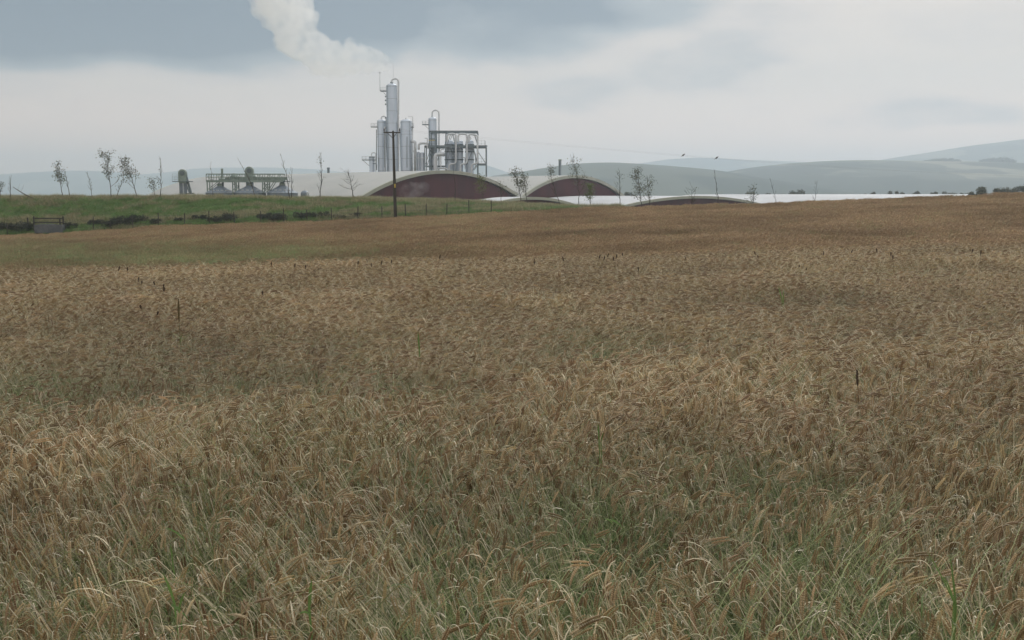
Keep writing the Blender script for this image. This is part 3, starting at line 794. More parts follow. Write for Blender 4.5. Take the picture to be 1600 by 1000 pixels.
def steam_mat(name, dens, nscale, lo_, hi_, aniso=0.3):
    m = bpy.data.materials.new(name); m.use_nodes = True; t = m.node_tree
    t.nodes.remove(t.nodes['Principled BSDF']); nn = NT(t)
    v = nn.new('ShaderNodeVolumePrincipled'); v.inputs['Color'].default_value = (1, 1, 1, 1); v.inputs['Anisotropy'].default_value = aniso
    co = nn.new('ShaderNodeTexCoord').outputs['Object']
    d = nn.math('MULTIPLY', nn.smooth(nn.noise(co, nscale, 4.0, 0.6), lo_, hi_), dens)
    t.links.new(d, v.inputs['Density']); t.links.new(v.outputs[0], t.nodes['Material Output'].inputs['Volume']); return m
SP = [(616, 101, 1.0), (611, 97, 3.0), (604, 93, 5.5), (596, 88, 9), (585, 84, 12), (573, 80, 12), (562, 82, 14), (550, 82, 14), (540, 76, 16), (527, 80, 17), (519, 70, 13), (512, 84, 20),
      (499, 76, 22), (490, 62, 20), (481, 80, 24), (474, 55, 24), (462, 66, 26), (452, 42, 30), (466, 26, 24), (440, 52, 26), (436, 20, 34), (455, 5, 30), (424, 2, 34), (430, -18, 40), (410, -12, 34), (405, -40, 46), (440, -40, 40), (385, -70, 50), (415, -85, 50), (603, 100, 7), (588, 98, 12), (568, 99, 14), (547, 99, 15), (526, 100, 17), (505, 101, 17), (488, 98, 17), (360, -110, 60), (330, -150, 70)]
r2 = random.Random(5)
pf = []
for x, y, r in SP:
    c = P(x, y, 6 + (616 - x) * 0.03); pf.append((c, r * MPP * 0.95))
    for k in range(4 if r > 8 else 0):
        a = r2.uniform(0, 6.28); q = r * r2.uniform(0.45, 0.8)
        pf.append((P(x + q * math.cos(a), y + q * math.sin(a) * 0.8, 6 + r2.uniform(-1, 1) * r * MPP * 0.6), r * MPP * r2.uniform(0.35, 0.6)))
puff_mesh('steam', pf, steam_mat('steam_cloud', 0.15, 0.20, 0.28, 0.60, 0.7), 0.7, 1, 'white steam plume drifting up to the left from the tallest column')

def WP(px, py, d): return W(px, py, d)
puff_mesh('steam', [(WP(640, 300, 288), 3.0), (WP(652, 297, 289), 2.2), (WP(662, 293, 288), 1.8), (WP(630, 303, 288), 2.2)], steam_mat('steam_wisp', 0.07, 0.35, 0.35, 0.7, 0.2), 0.4, 2, 'faint wisp of steam before the left part of the biggest maroon wall')

# ------------------------------------------------------------------ utility pole, wires, birds
m_wood = material('creosoted_wood', (0.065, 0.060, 0.048), 0.8, var=(0.045, 0.040, 0.032), scale=2.0, stretch=(3, 3, 0.4), bump=0.4, bscale=30)
m_dark = material('dark_metal', (0.04, 0.04, 0.045), 0.5)
m_brown = material('brown_porcelain', (0.05, 0.03, 0.025), 0.25)
UY = 112.8
def U(px, py, d=0.0):
    p = W(px, py, UY); return Vector((p.x, UY + d, p.z))
pb = U(617.8, 338); top = U(614.2, 205.5); gzp = gz(pb.x, UY)
def pole_thing(base, tp, arm_l, label, sign):
    root = empty('utility_pole', base, label, 'utility pole', 'wooden power line poles')
    mb = MB(); mb.tube([base + Vector((0, 0, -0.6)), base.lerp(tp, 0.5), tp], [0.175, 0.15, 0.115], 16); mb.lathe(tp, [(0.115, 0), (0.09, 0.06), (0.01, 0.08)], 16); mb.build('pole', m_wood, root, True)
    a = arm_l[0]; b = arm_l[1]
    mb = MB(); mb.beam(a + Vector((0, -0.16, 0)), b + Vector((0, -0.16, 0)), 0.11, 0.13); mb.build('crossarm', m_wood, root)
    for q in (a, b):
        q = q + Vector((0, -0.16, 0)); inw = (tp - q); inw.z = 0; inw.normalize()
        mb = MB(); mb.tube([q + inw * 0.05, q + inw * 0.05 + Vector((0, 0, 0.20))], 0.02, 6); mb.lathe(q + inw * 0.05 + Vector((0, 0, 0.14)), [(0.03, 0), (0.085, 0.02), (0.045, 0.07), (0.085, 0.09), (0.045, 0.15), (0.08, 0.18), (0.05, 0.27), (0.02, 0.30)], 12)
        mb.build('insulator', m_brown, root, True)
    mb = MB(); mb.beam(a.lerp(b, 0.22) + Vector((0, -0.2, -0.05)), tp + Vector((0, -0.16, -0.75)), 0.05); mb.beam(a.lerp(b, 0.78) + Vector((0, -0.2, -0.05)), tp + Vector((0, -0.16, -0.75)), 0.05); mb.build_each('strut', m_dark, root)
    if sign:
        c = W(617.4, 290.3, UY); c.y = UY - 0.17
        mb = MB(); mb.box(c, (0.19, 0.015, 0.40)); mb.build('warning_plate', m_yellow, root)
        mb = MB(); mb.tube([c + Vector((0.09, -0.01, 0.10)), c + Vector((0.0, -0.01, 0.02)), c + Vector((0.04, -0.01, 0.0)), c + Vector((-0.05, -0.01, -0.12))][1:], 0.012, 4)
        mb.build('bolt_mark', m_dark, root)
        mb = MB(); mb.tube([tp + Vector((0.11, -0.1, -0.9)), base.lerp(tp, 0.45) + Vector((0.15, -0.06, 0)), base + Vector((0.18, -0.05, 0))], 0.018, 5); mb.build('earth_wire', m_dark, root)
    return [q + Vector((0, -0.16, 0.34)) for q in (a, b)]
A = pole_thing(Vector((pb.x, UY, gzp)), top, (U(601.2, 207.6, -0.7), U(624.3, 206.6, 0.7)), 'brown wooden utility pole with a crossarm and small yellow plate, at the field edge', True)
p2 = W(1668, 278.5, 205); b2 = Vector((p2.x, 205, gz(p2.x, 205)))
B_ = pole_thing(b2, p2, (p2 + Vector((-0.7, 0.5, -0.2)), p2 + Vector((0.7, -0.5, -0.2))), 'far wooden utility pole off to the right beyond the field', False)
mb_w = []
def wire_pt(a, b, t, sag): p = Vector(a).lerp(b, t); p.z -= sag * 4 * t * (1 - t); return p
SAG = 0.9
for k, lab in ((0, 'thin overhead wire with two birds sitting on it, running right from the pole'), (1, 'thin bare overhead wire running right from the pole beside the bird wire')):
    mb = MB(); mb.tube([wire_pt(A[k], B_[k], t, SAG) for t in np.linspace(0, 1, 60)], 0.0034, 4)
    tag(mb.build('overhead_wire', m_dark, None, origin=A[k]), lab, 'power line', 'overhead wires')

m_bird = material('black_feathers', (0.022, 0.022, 0.026), 0.5, var=(0.035, 0.035, 0.04), scale=8)
def bird(t, label):
    p = wire_pt(A[0], B_[0], t, SAG)
    root = empty('bird', p, label, 'bird', 'birds on the wire')
    root.rotation_euler = (0, 0, 0)
    ax = Vector((0.80, 0, 0.60))                      # body leans up to the right
    c = p + Vector((0, 0, 0.15))
    pts = [c - ax * 0.30, c - ax * 0.20, c - ax * 0.10, c, c + ax * 0.09, c + ax * 0.15, c + ax * 0.19 + Vector((0.01, 0, 0.01)), c + ax * 0.235 + Vector((0.02, 0, 0.0)), c + ax * 0.255 + Vector((0.03, 0, -0.01))]
    mb = MB(); mb.tube(pts, [0.022, 0.045, 0.085, 0.105, 0.085, 0.055, 0.055, 0.040, 0.008], 10)
    mb.build('body', m_bird, root, True)
    mb = MB(); e = c + ax * 0.25 + Vector((0.025, 0, -0.005)); mb.tube([e, e + Vector((0.055, 0, -0.015))], [0.014, 0.002], 6); mb.build('beak', m_dark, root)
    for sy in (-1, 1):
        mb = MB(); mb.tube([c + ax * 0.08 + Vector((0, sy * 0.07, 0)), c - ax * 0.06 + Vector((0, sy * 0.095, -0.005)), c - ax * 0.24 + Vector((0, sy * 0.04, -0.01))], [0.03, 0.055, 0.01], 8, flat=0.4); mb.build('wing', m_bird, root, True)
        mb = MB(); mb.tube([c + Vector((-0.01, sy * 0.03, -0.07)), p + Vector((0, sy * 0.03, 0.0))], 0.008, 5); mb.tube([p + Vector((-0.03, sy * 0.03, 0.012)), p + Vector((0.04, sy * 0.03, 0.012))], 0.007, 4); mb.build('leg', m_dark, root)
    mb = MB(); mb.tube([c - ax * 0.28, c - ax * 0.44 + Vector((0, 0, 0.02))], [0.03, 0.05], 6, flat=0.3); mb.build('tail', m_bird, root)
def t_for_px(px):
    best = min(np.linspace(0, 1, 2000), key=lambda t: abs(800 + FPX * (lambda q: q.x / (q.y * math.cos(PITCH) - (q.z - EYE) * math.sin(PITCH)))(wire_pt(A[0], B_[0], t, SAG)) - px))
    return float(best)
bird(t_for_px(1067.5), 'left one of two black birds perched on the overhead wire')
bird(t_for_px(1119.5), 'right one of two black birds perched on the overhead wire')

# ------------------------------------------------------------------ fence, rails, trough along the field edge
FY = 113.2
m_post = material('grey_fence_post', (0.075, 0.07, 0.058), 0.85, var=(0.05, 0.048, 0.04), scale=3)
root = empty('wire_fence', Vector((W(350, 345, FY).x, FY, gz(W(350, 345, FY).x, FY))), 'low wooden post and wire fence running along the foot of the green bank', 'fence')
posts = [10, 145, 172, 207, 247, 288, 327, 366, 407, 443, 480, 518, 559, 597, 634, 666, 698, 733, 768]
tops = []
for i, px in enumerate(posts):
    q = W(px, 340, FY); z0 = gz(q.x, FY); h = 1.38 + 0.12 * math.sin(i * 2.3)
    mb = MB(); lean = 0.05 * math.sin(i * 1.7)
    mb.tube([(q.x, FY, z0 - 0.3), (q.x + lean, FY, z0 + h)], [0.055, 0.05], 7); mb.build('post', m_post, root); tops.append(Vector((q.x + lean * 0.8, FY - 0.05, z0)))
for hh in (0.35, 0.7, 1.05):
    mb = MB()
    pts = [p + Vector((0, 0, hh)) for p in tops]; mb.tube(pts, 0.008, 3); mb.build('wire', m_dark, root)
q = W(74, 350, 113.0); root = empty('timber_rail', Vector((q.x, 113.9, gz(q.x, 113.9))), 'wooden rail on four posts above the grey water trough at the far left', 'rail fence')
for px, tp in ((43, 340), (52.5, 338), (93.5, 341), (98.5, 338)):
    a = W(px, tp, 113.9); mb = MB(); mb.beam((a.x, 113.9, gz(a.x, 113.9) - 0.2), a, 0.13); mb.build('post', m_post, root)
for y0 in (341.2, 347.5):
    mb = MB(); mb.beam(W(52.5, y0, 113.8), W(98.5, y0, 113.8), 0.05, 0.13); mb.build('rail', m_post, root)
m_conc = material('grey_concrete', (0.13, 0.14, 0.145), 0.8, var=(0.09, 0.10, 0.105), scale=1.5)
a = W(56, 349, 113.3); b = W(99, 351, 113.3); zb = gz(q.x, 113.3)
root = empty('water_trough', Vector(((a.x + b.x) / 2, 113.3, zb)), 'grey concrete water trough under the wooden rail at the far left', 'trough')
zt = a.z - 0.15; cx = (a.x + b.x) / 2; L_ = b.x - a.x; H_ = zt - zb
mb = MB(); mb.box((cx, 112.9, zb + H_ / 2), (L_, 0.08, H_)); mb.box((cx, 113.7, zb + H_ / 2), (L_, 0.08, H_)); mb.box((a.x + 0.04, 113.3, zb + H_ / 2), (0.08, 0.72, H_)); mb.box((b.x - 0.04, 113.3, zb + H_ / 2), (0.08, 0.72, H_)); mb.box((cx, 113.3, zb + 0.1), (L_ - 0.16, 0.72, 0.1)); mb.build('basin', m_conc, root)
mb = MB(); mb.box((cx - 0.25, 113.3, zt + 0.03), (L_ * 0.55, 0.9, 0.05)); mb.build('lid', m_conc, root)

# ------------------------------------------------------------------ plants: variants are small meshes, scattered as "stuff" by geometry nodes
C_EAR = [(0.32, 0.210, 0.102), (0.38, 0.26, 0.13), (0.25, 0.160, 0.077), (0.44, 0.32, 0.175)]
C_AWN = [(0.62, 0.50, 0.33), (0.54, 0.43, 0.28)]
C_STEM = [(0.56, 0.48, 0.32), (0.42, 0.39, 0.24), (0.68, 0.60, 0.45)]
C_LEAF = [(0.72, 0.64, 0.50), (0.56, 0.48, 0.32), (0.42, 0.34, 0.20)]
C_GREEN = [(0.15, 0.225, 0.065), (0.19, 0.26, 0.085), (0.26, 0.29, 0.125), (0.11, 0.175, 0.055)]
def vary(c, r, a=0.15):
    k = 1 + r.uniform(-a, a); return (c[0] * k, c[1] * k, c[2] * k)

class Arr:
    def __init__(s): s.v = []; s.f = []; s.c = []
    def strip(s, pts, wid, c, side):
        """flat ribbon"""
        k = len(s.v); side = Vector(side)
        for p, w in zip(pts, wid):
            s.v.append(tuple(p - side * w)); s.v.append(tuple(p + side * w)); s.c += [c, c]
        for i in range(len(pts) - 1): s.f.append((k + 2*i, k + 2*i + 1, k + 2*i + 3, k + 2*i + 2))
    def tube(s, pts, rad, c, n=3):
        m = MB(); m.tube(pts, rad, n, cap=False, c=c); k = len(s.v)
        s.v += m.v; s.c += m.c; s.f += [tuple(i + k for i in f) for f in m.f]
    def tri(s, a, b, c_, c):
        k = len(s.v); s.v += [tuple(a), tuple(b), tuple(c_)]; s.c += [c] * 3; s.f.append((k, k+1, k+2))
    def kernel(s, p, d, L, w, c):
        d = d.normalized(); x = d.orthogonal().normalized(); y = d.cross(x); k = len(s.v)
        m = p + d * L * 0.4
        for q in (p, m + x * w, m + y * w, m - x * w, m - y * w, p + d * L): s.v.append(tuple(q)); s.c.append(c)
        for a, b in ((1, 2), (2, 3), (3, 4), (4, 1)): s.f.append((k, k+b, k+a)); s.f.append((k+5, k+a, k+b))

def barley(A, r, base, head, height, droop, ear_len=0.085, awn=0.095, fine=True, fat=1.0):
    """one stalk: straw, bent neck, nodding two-rowed ear with awns, dry leaves"""
    hd = Vector((math.cos(head), math.sin(head), 0)); up = Vector((0, 0, 1)); sd = hd.cross(up)
    n = 7; phi = r.uniform(0.02, 0.22); p = Vector(base); pts = [p.copy()]
    lean_side = r.uniform(-0.12, 0.12)
    L1 = height * 0.94
    for i in range(n):
        phi += r.uniform(0.0, 0.055); p = p + (up * math.cos(phi) + hd * math.sin(phi) + sd * lean_side) * (L1 / n); pts.append(p.copy())
    nn_ = 6 if fine else 3; dphi = (droop - phi) / nn_; L2 = r.uniform(0.035, 0.075)
    for i in range(nn_):
        phi += dphi; p = p + (up * math.cos(phi) + hd * math.sin(phi) + sd * lean_side * 0.5) * (L2 / nn_); pts.append(p.copy())
    cs = vary(r.choice(C_STEM), r)
    A.tube(pts, [0.0018 * fat * (1 - 0.35 * i / len(pts)) for i in range(len(pts))], cs, 3)
    # ear
    ce = vary(r.choice(C_EAR), r, 0.2); ca = vary(r.choice(C_AWN), r)
    m = 10 if fine else 5; q = p.copy(); curve = r.uniform(0.01, 0.045) * (10 / m)
    tw = r.uniform(0, 3.14)
    for i in range(m):
        d = up * math.cos(phi) + hd * math.sin(phi); phi += curve
        nrm = d.cross(sd).normalized(); side = (sd * math.cos(tw) + nrm * math.sin(tw))
        for s_ in (-1, 1):
            w = (0.0062 if fine else 0.0050) * fat * math.sin(math.pi * (0.16 + 0.72 * i / m)) ** 0.5
            k0 = q + side * s_ * 0.0044 * fat
            A.kernel(k0, d * 1.0 + side * s_ * 0.32, ear_len / m * (2.0 if fine else 1.6), w, vary(ce, r, 0.12))
            if fine or s_ == 1:
                al = awn * r.uniform(0.75, 1.1); tip = k0 + (d + side * s_ * r.uniform(0.10, 0.30) + nrm * r.uniform(-0.12, 0.12)).normalized() * al
                tip += Vector((0, 0, -0.006)); wv = d.cross(Vector((0.3, 0.5, 0.8))).normalized() * (0.00055 if fine else 0.0011)
                A.tri(k0 - wv, k0 + wv, tip, ca)
        q = q + d * (ear_len / m)
    # leaves
    for k in range(r.choice((1, 1, 2)) if fine else 1):
        i = r.randint(2, n - 1); o = pts[i]; a = r.uniform(0, 6.283); ld = Vector((math.cos(a), math.sin(a), 0)); ph = r.uniform(0.2, 0.9); l = r.uniform(0.10, 0.22)
        lp = [o.copy()]; lw = [0.0025]; m_ = 5 if fine else 3; z = o.copy(); dp = r.uniform(0.25, 0.65) * 5 / m_
        for j in range(m_):
            z = z + (up * math.cos(ph) + ld * math.sin(ph)) * (l / m_); ph += dp; lp.append(z.copy()); lw.append(0.0035 * (1 - j / m_) + 0.0005)
        sdv = ld.cross(up) ; sdv = (sdv + up * r.uniform(-0.6, 0.6)).normalized()
        A.strip(lp, [w * fat for w in lw], vary(r.choice(C_LEAF if r.random() < 0.86 else C_GREEN), r, 0.2), sdv)

def blade(A, r, base, L, w, c, ph0=(0.0, 0.5), curl=(0.1, 0.35), seg=6):
    up = Vector((0, 0, 1)); a = r.uniform(0, 6.283); ld = Vector((math.cos(a), math.sin(a), 0)); ph = r.uniform(*ph0); z = Vector(base); lp = [z.copy()]; lw = [w]
    dp = r.uniform(*curl)
    for j in range(seg):
        z = z + (up * math.cos(ph) + ld * math.sin(ph)) * (L / seg); ph += dp; lp.append(z.copy()); lw.append(w * (1 - ((j + 1) / seg) ** 1.6) + 0.0003)
    A.strip(lp, lw, c, ld.cross(up))
    return lp

def ryegrass(A, r, base, H, c):
    """slender arching grass stem with alternate spikelets"""
    up = Vector((0, 0, 1)); a = r.uniform(0, 6.283); ld = Vector((math.cos(a), math.sin(a), 0)); sd = ld.cross(up); ph = r.uniform(0.05, 0.5); z = Vector(base); pts = [z.copy()]
    for j in range(14):
        z = z + (up * math.cos(ph) + ld * math.sin(ph)) * (H / 14); ph += r.uniform(0.02, 0.13); pts.append(z.copy())
    A.tube(pts, 0.0012, c, 3)
    for j in range(8, 14):
        for t in (0.0, 0.5):
            p = pts[j].lerp(pts[j + 1], t); d = (pts[j + 1] - pts[j]).normalized(); s_ = -1 if (t == 0) else 1
            A.kernel(p, d + sd * s_ * 0.35, 0.014, 0.0018, vary(c, r, 0.15))

def variants_near():
    out = []
    for v in range(18):                               # barley tufts: 0-8 hanging ears, 9-17 wind-combed arched ears
        r = random.Random(100 + v); A = Arr(); hang = v < 9
        for k in range(7):
            a = r.uniform(0, 6.283); q = r.uniform(0, 0.12)
            dr = (r.choice((2.1, 2.5, 2.7, 2.9, 3.0)) if hang else r.choice((1.3, 1.6, 1.8, 2.1))) + r.uniform(-0.15, 0.15)
            barley(A, r, (q * math.cos(a), q * math.sin(a), 0), r.gauss(0, 0.8 if hang else 0.42), r.uniform(0.56, 0.80), dr, r.uniform(0.070, 0.100), awn=r.uniform(0.045, 0.075) if hang else r.uniform(0.08, 0.12))
        if v % 3 == 0:
            for k in range(2): blade(A, r, (r.uniform(-.08, .08), r.uniform(-.08, .08), 0.05), r.uniform(0.35, 0.6), 0.003, vary(r.choice(C_GREEN), r))
        out.append(A)
    for v in range(3):                                # green undergrowth
        r = random.Random(200 + v); A = Arr()
        for k in range(26):
            blade(A, r, (r.uniform(-.14, .14), r.uniform(-.14, .14), 0), r.uniform(0.30, 0.66), r.uniform(0.0015, 0.0032), vary(r.choice(C_GREEN), r, 0.25), (0.0, 0.6), (0.03, 0.35))
        for k in range(2): ryegrass(A, r, (r.uniform(-.1, .1), r.uniform(-.1, .1), 0), r.uniform(0.7, 0.95), vary(C_GREEN[2], r))
        out.append(A)
    for v in range(3):                                # dead straw and bleached leaves
        r = random.Random(300 + v); A = Arr()
        for k in range(9):
            blade(A, r, (r.uniform(-.14, .14), r.uniform(-.14, .14), 0), r.uniform(0.5, 0.85), r.uniform(0.0015, 0.004), vary(r.choice(C_LEAF), r, 0.15), (0.0, 0.7), (0.0, 0.22), 7)
        out.append(A)
    for v in range(2):                                # ryegrass stems, arching
        r = random.Random(400 + v); A = Arr()
        for k in range(4): ryegrass(A, r, (r.uniform(-.15, .15), r.uniform(-.15, .15), 0), r.uniform(0.8, 1.1), vary((0.13, 0.14, 0.065), r))
        out.append(A)
    return out
def variants_far():
    out = []
    global C_STEM, C_AWN, C_LEAF
    keep = (C_STEM, C_AWN, C_LEAF)
    C_STEM = [(0.36, 0.27, 0.15)]; C_AWN = [(0.44, 0.31, 0.17), (0.38, 0.26, 0.14)]; C_LEAF = [(0.44, 0.34, 0.20), (0.34, 0.25, 0.14)]
    for v in range(6):
        r = random.Random(500 + v); A = Arr()
        for k in range(54):
            barley(A, r, (r.uniform(-.42, .42), r.uniform(-.42, .42), 0.30), r.gauss(0, 0.6), r.uniform(0.32, 0.50), r.uniform(1.5, 2.6), 0.085, 0.10, fine=False, fat=1.9)
        out.append(A)
    for v in range(2):
        r = random.Random(600 + v); A = Arr()
        for k in range(60): blade(A, r, (r.uniform(-.42, .42), r.uniform(-.42, .42), 0.25), r.uniform(0.35, 0.70), 0.007, vary(r.choice(C_GREEN[0:3] + [(0.26, 0.25, 0.12)]), r, 0.2), (0, 0.5), (0.05, 0.3), 4)
        out.append(A)
    C_STEM, C_AWN, C_LEAF = keep
    return out

def scatter(name, variants, pos, rot, scl, pick, tint, mat, label, cat=None):
    V = []; F = []; Cc = []; vid = []
    for k, A in enumerate(variants):
        o = len(V); V += A.v; F += [tuple(i + o for i in f) for f in A.f]; Cc += A.c; vid += [k] * len(A.v)
    n0 = len(V); npt = len(pos)
    me = bpy.data.meshes.new(name); me.from_pydata(V + [tuple(p) for p in pos], [], F)
    def attr(nm, ty, arr, key='value'):
        a = me.attributes.new(nm, ty, 'POINT'); a.data.foreach_set(key, np.ascontiguousarray(arr).ravel())
    cc = np.zeros((n0 + npt, 4), np.float32); cc[:n0, :3] = Cc; cc[:, 3] = 1
    ca = me.color_attributes.new('Col', 'FLOAT_COLOR', 'POINT'); ca.data.foreach_set('color', cc.ravel())
    attr('vid', 'INT', np.concatenate([np.array(vid), np.full(npt, -1)]).astype(np.int32))
    attr('pick', 'INT', np.concatenate([np.zeros(n0), pick]).astype(np.int32))
    attr('scl', 'FLOAT', np.concatenate([np.ones(n0), scl]).astype(np.float32))
    attr('rot', 'FLOAT_VECTOR', np.concatenate([np.zeros((n0, 3)), rot]).astype(np.float32), 'vector')
    attr('tint', 'FLOAT_VECTOR', np.concatenate([np.zeros((n0, 3)), tint]).astype(np.float32), 'vector')
    me.materials.append(mat)
    o = bpy.data.objects.new(name, me); scn.collection.objects.link(o)
    ng = bpy.data.node_groups.new(name, 'GeometryNodeTree'); ng.is_modifier = True
    ng.interface.new_socket('Geometry', in_out='INPUT', socket_type='NodeSocketGeometry'); ng.interface.new_socket('Geometry', in_out='OUTPUT', socket_type='NodeSocketGeometry')
    nd = ng.nodes; lk = ng.links
    gi = nd.new('NodeGroupInput'); go = nd.new('NodeGroupOutput')
    def named(nm, ty):
        a = nd.new('GeometryNodeInputNamedAttribute'); a.data_type = ty; a.inputs['Name'].default_value = nm; return a.outputs[0]
    vidn = named('vid', 'INT')
    def where(k):
        c = nd.new('FunctionNodeCompare'); c.data_type = 'INT'; c.operation = 'EQUAL'; lk.new(vidn, c.inputs[2]); c.inputs[3].default_value = k
        s = nd.new('GeometryNodeSeparateGeometry'); s.domain = 'POINT'; lk.new(gi.outputs[0], s.inputs[0]); lk.new(c.outputs[0], s.inputs[1]); return s.outputs[0]
    g2i = nd.new('GeometryNodeGeometryToInstance')
    for k in range(len(variants)): lk.new(where(k), g2i.inputs[0])
    # (the instance list comes out in reverse order of linking)
    ip = nd.new('GeometryNodeInstanceOnPoints'); lk.new(where(-1), ip.inputs['Points']); lk.new(g2i.outputs[0], ip.inputs['Instance'])
    ip.inputs['Pick Instance'].default_value = True; lk.new(named('pick', 'INT'), ip.inputs['Instance Index'])
    e2r = nd.new('FunctionNodeEulerToRotation'); lk.new(named('rot', 'FLOAT_VECTOR'), e2r.inputs[0]); lk.new(e2r.outputs[0], ip.inputs['Rotation'])
    lk.new(named('scl', 'FLOAT'), ip.inputs['Scale']); lk.new(ip.outputs[0], go.inputs[0])
    md = o.modifiers.new('scatter', 'NODES'); md.node_group = ng
    tag(o, label, cat, None, 'stuff'); return o

m_crop = plant_material('barley_plant')
def fan_points(y0, y1, dens, half=0.57, margin=3.2):
    """jittered points over a fan in front of the camera; dens(y) per square metre"""
    out = []
    y = y0
    while y < y1:
        d = dens(y); st = 1 / math.sqrt(d); w = half * y + margin
        xs_ = np.arange(-w, w, st); xs_ = xs_ + nrg.uniform(-0.5, 0.5, len(xs_)) * st
        out.append(np.stack([xs_, y + nrg.uniform(-0.5, 0.5, len(xs_)) * st], -1)); y += st
    return np.concatenate(out)

def px_of(x, y, z):
    cp, sp = math.cos(PITCH), math.sin(PITCH); dn = y * cp - (z - EYE) * sp
    return 800 + FPX * x / dn, 500 - FPX * (y * sp + (z - EYE) * cp) / dn

REV = True
# near crop
pts = fan_points(1.6, 38, lambda y: 62 if y < 9 else (46 if y < 20 else 34))
x, y = pts[:, 0], pts[:, 1]; z = ground(x, y); npt = len(x)
w1 = fbm(x, y, 0.30, 3.0); w2 = fbm(x, y, 0.9, 7.0, 2); w3 = fbm(x, y, 0.45, 12.0)
w4 = fbm(x * 0.45, y, 0.42, 19.0, 3)
green = np.clip((w3 * 1.8 + 0.22 + np.clip((9.5 - y) / 9, -0.6, 0.75)), 0, 1)         # more weeds near the headland
u = nrg.uniform(0, 1, npt)
pg = np.clip(0.06 + 0.42 * green, 0, 0.6); pst = 0.07; pr = np.where(y < 12, 0.025 + 0.03 * green, 0.006)
pick = np.where(u < pg, 18 + nrg.integers(0, 3, npt), np.where(u < pg + pst, 21 + nrg.integers(0, 3, npt), np.where(u < pg + pst + pr, 24 + nrg.integers(0, 2, npt), nrg.integers(0, 9, npt) + 9 * (nrg.uniform(0, 1, npt) < np.clip((y - 6.0) / 7, 0.12, 0.92)))))
isb = pick < 18
head = math.pi + 0.15 + w1 * 1.2 + nrg.normal(0, 0.28, npt)
lodge = np.clip(0.12 + 0.30 * w2 + 0.6 * w4, -0.10, 0.45)
rx = nrg.normal(0, 0.06, npt); ry = lodge + nrg.normal(0, 0.06, npt)
scl = np.clip(1.0 + 0.12 * w2 + 0.24 * fbm(x * 0.30, y, 0.34, 55.0, 2) + 0.34 * w4 + nrg.normal(0, 0.06, npt), 0.66, 1.30)
scl = np.where(isb, scl, np.where(pick < 21, scl * np.where(y < 9, 1.0, 0.86), scl * 0.98))
w5 = fbm(x * 0.30, y, 0.34, 55.0, 2)
bright = 0.17 * w5 + nrg.normal(0.03, 0.11, npt) + 0.06 * np.clip((y - 15) / 8, 0, 1) + 0.08 * np.clip((8 - y) / 3, 0, 1) + 0.20 * w1 + 0.20 * w4
tint = np.stack([np.where(isb, 0.25 * green + 0.0, 0.0), bright, nrg.uniform(0, 1, npt)], -1)
rot = np.stack([rx, ry, head], -1)
scatter('barley_crop', variants_near(), np.stack([x, y, z - 0.02], -1), rot, scl, 25 - pick if REV else pick, tint, m_crop, 'ripe bearded barley with nodding brown ears filling the foreground')
print('near tufts', npt)
pts = fan_points(1.6, 16, lambda y: 34 if y < 9 else 22)
x, y = pts[:, 0], pts[:, 1]; g3 = fbm(x, y, 0.45, 12.0) * 1.8 + 0.30 + np.clip((9.5 - y) / 9, -0.5, 0.6)
pts = pts[nrg.uniform(0, 1, len(x)) < np.clip(g3, 0.12, 1)]; x, y = pts[:, 0], pts[:, 1]; z = ground(x, y); npt = len(x)
scatter('weed_undergrowth', variants_near()[18:21], np.stack([x, y, z - 0.02], -1), np.stack([nrg.normal(0, 0.12, npt), nrg.normal(0.1, 0.12, npt), nrg.uniform(0, 6.28, npt)], -1),
        nrg.uniform(0.7, 1.02, npt), nrg.integers(0, 3, npt), np.stack([np.zeros(npt), nrg.normal(0.05, 0.15, npt), nrg.uniform(0, 1, npt)], -1), m_crop, 'fine green grass growing up between the barley stalks')

# far crop
pts = fan_points(36, 112.2, lambda y: 4.2 if y < 60 else 3.2, 0.60, 6)
x, y = pts[:, 0], pts[:, 1]; z = ground(x, y); ppx, ppy = px_of(x, y, z + CROP); npt = len(x)
w1 = fbm(x, y, 0.10, 23.0); w2 = fbm(x, y, 0.35, 31.0, 2)
gr = np.clip(1.15 - np.hypot((ppx - 250) / 520, (ppy - 398) / 26), 0, 1) + np.clip(0.8 - np.hypot((ppx - 60) / 200, (ppy - 378) / 10), 0, 1) * 0.4
gr = np.clip(gr * 1.2 + 0.9 * w1 * (ppx < 900) * 0.5, 0, 1)
u = nrg.uniform(0, 1, npt)
pick = np.where(u < 0.10 + 0.55 * gr, 6 + nrg.integers(0, 2, npt), nrg.integers(0, 6, npt)); isb = pick < 6
scl = np.clip(1 + 0.14 * w2 + nrg.normal(0, 0.05, npt), 0.8, 1.2) * np.where(isb, 1, 1.0)
rot = np.stack([nrg.normal(0, 0.06, npt), 0.05 + nrg.normal(0, 0.06, npt), math.pi + w1 * 1.2 + nrg.normal(0, 0.4, npt)], -1)
tint = np.stack([1.4 * gr, 0.25 + 0.30 * w1 + nrg.normal(0, 0.06, npt) - 0.12 * np.clip((ppx - 500) / 600, 0, 1) * np.clip((y - 38) / 12, 0, 1) * np.clip((100 - y) / 40, 0.0, 1), nrg.uniform(0, 0.4, npt)], -1)
scatter('far_barley_crop', variants_far(), np.stack([x, y, z - 0.02], -1), rot, scl, 7 - pick if REV else pick, tint, m_crop, 'brown barley over the far slope of the field, greener in the dip at the left')
print('far tufts', npt)

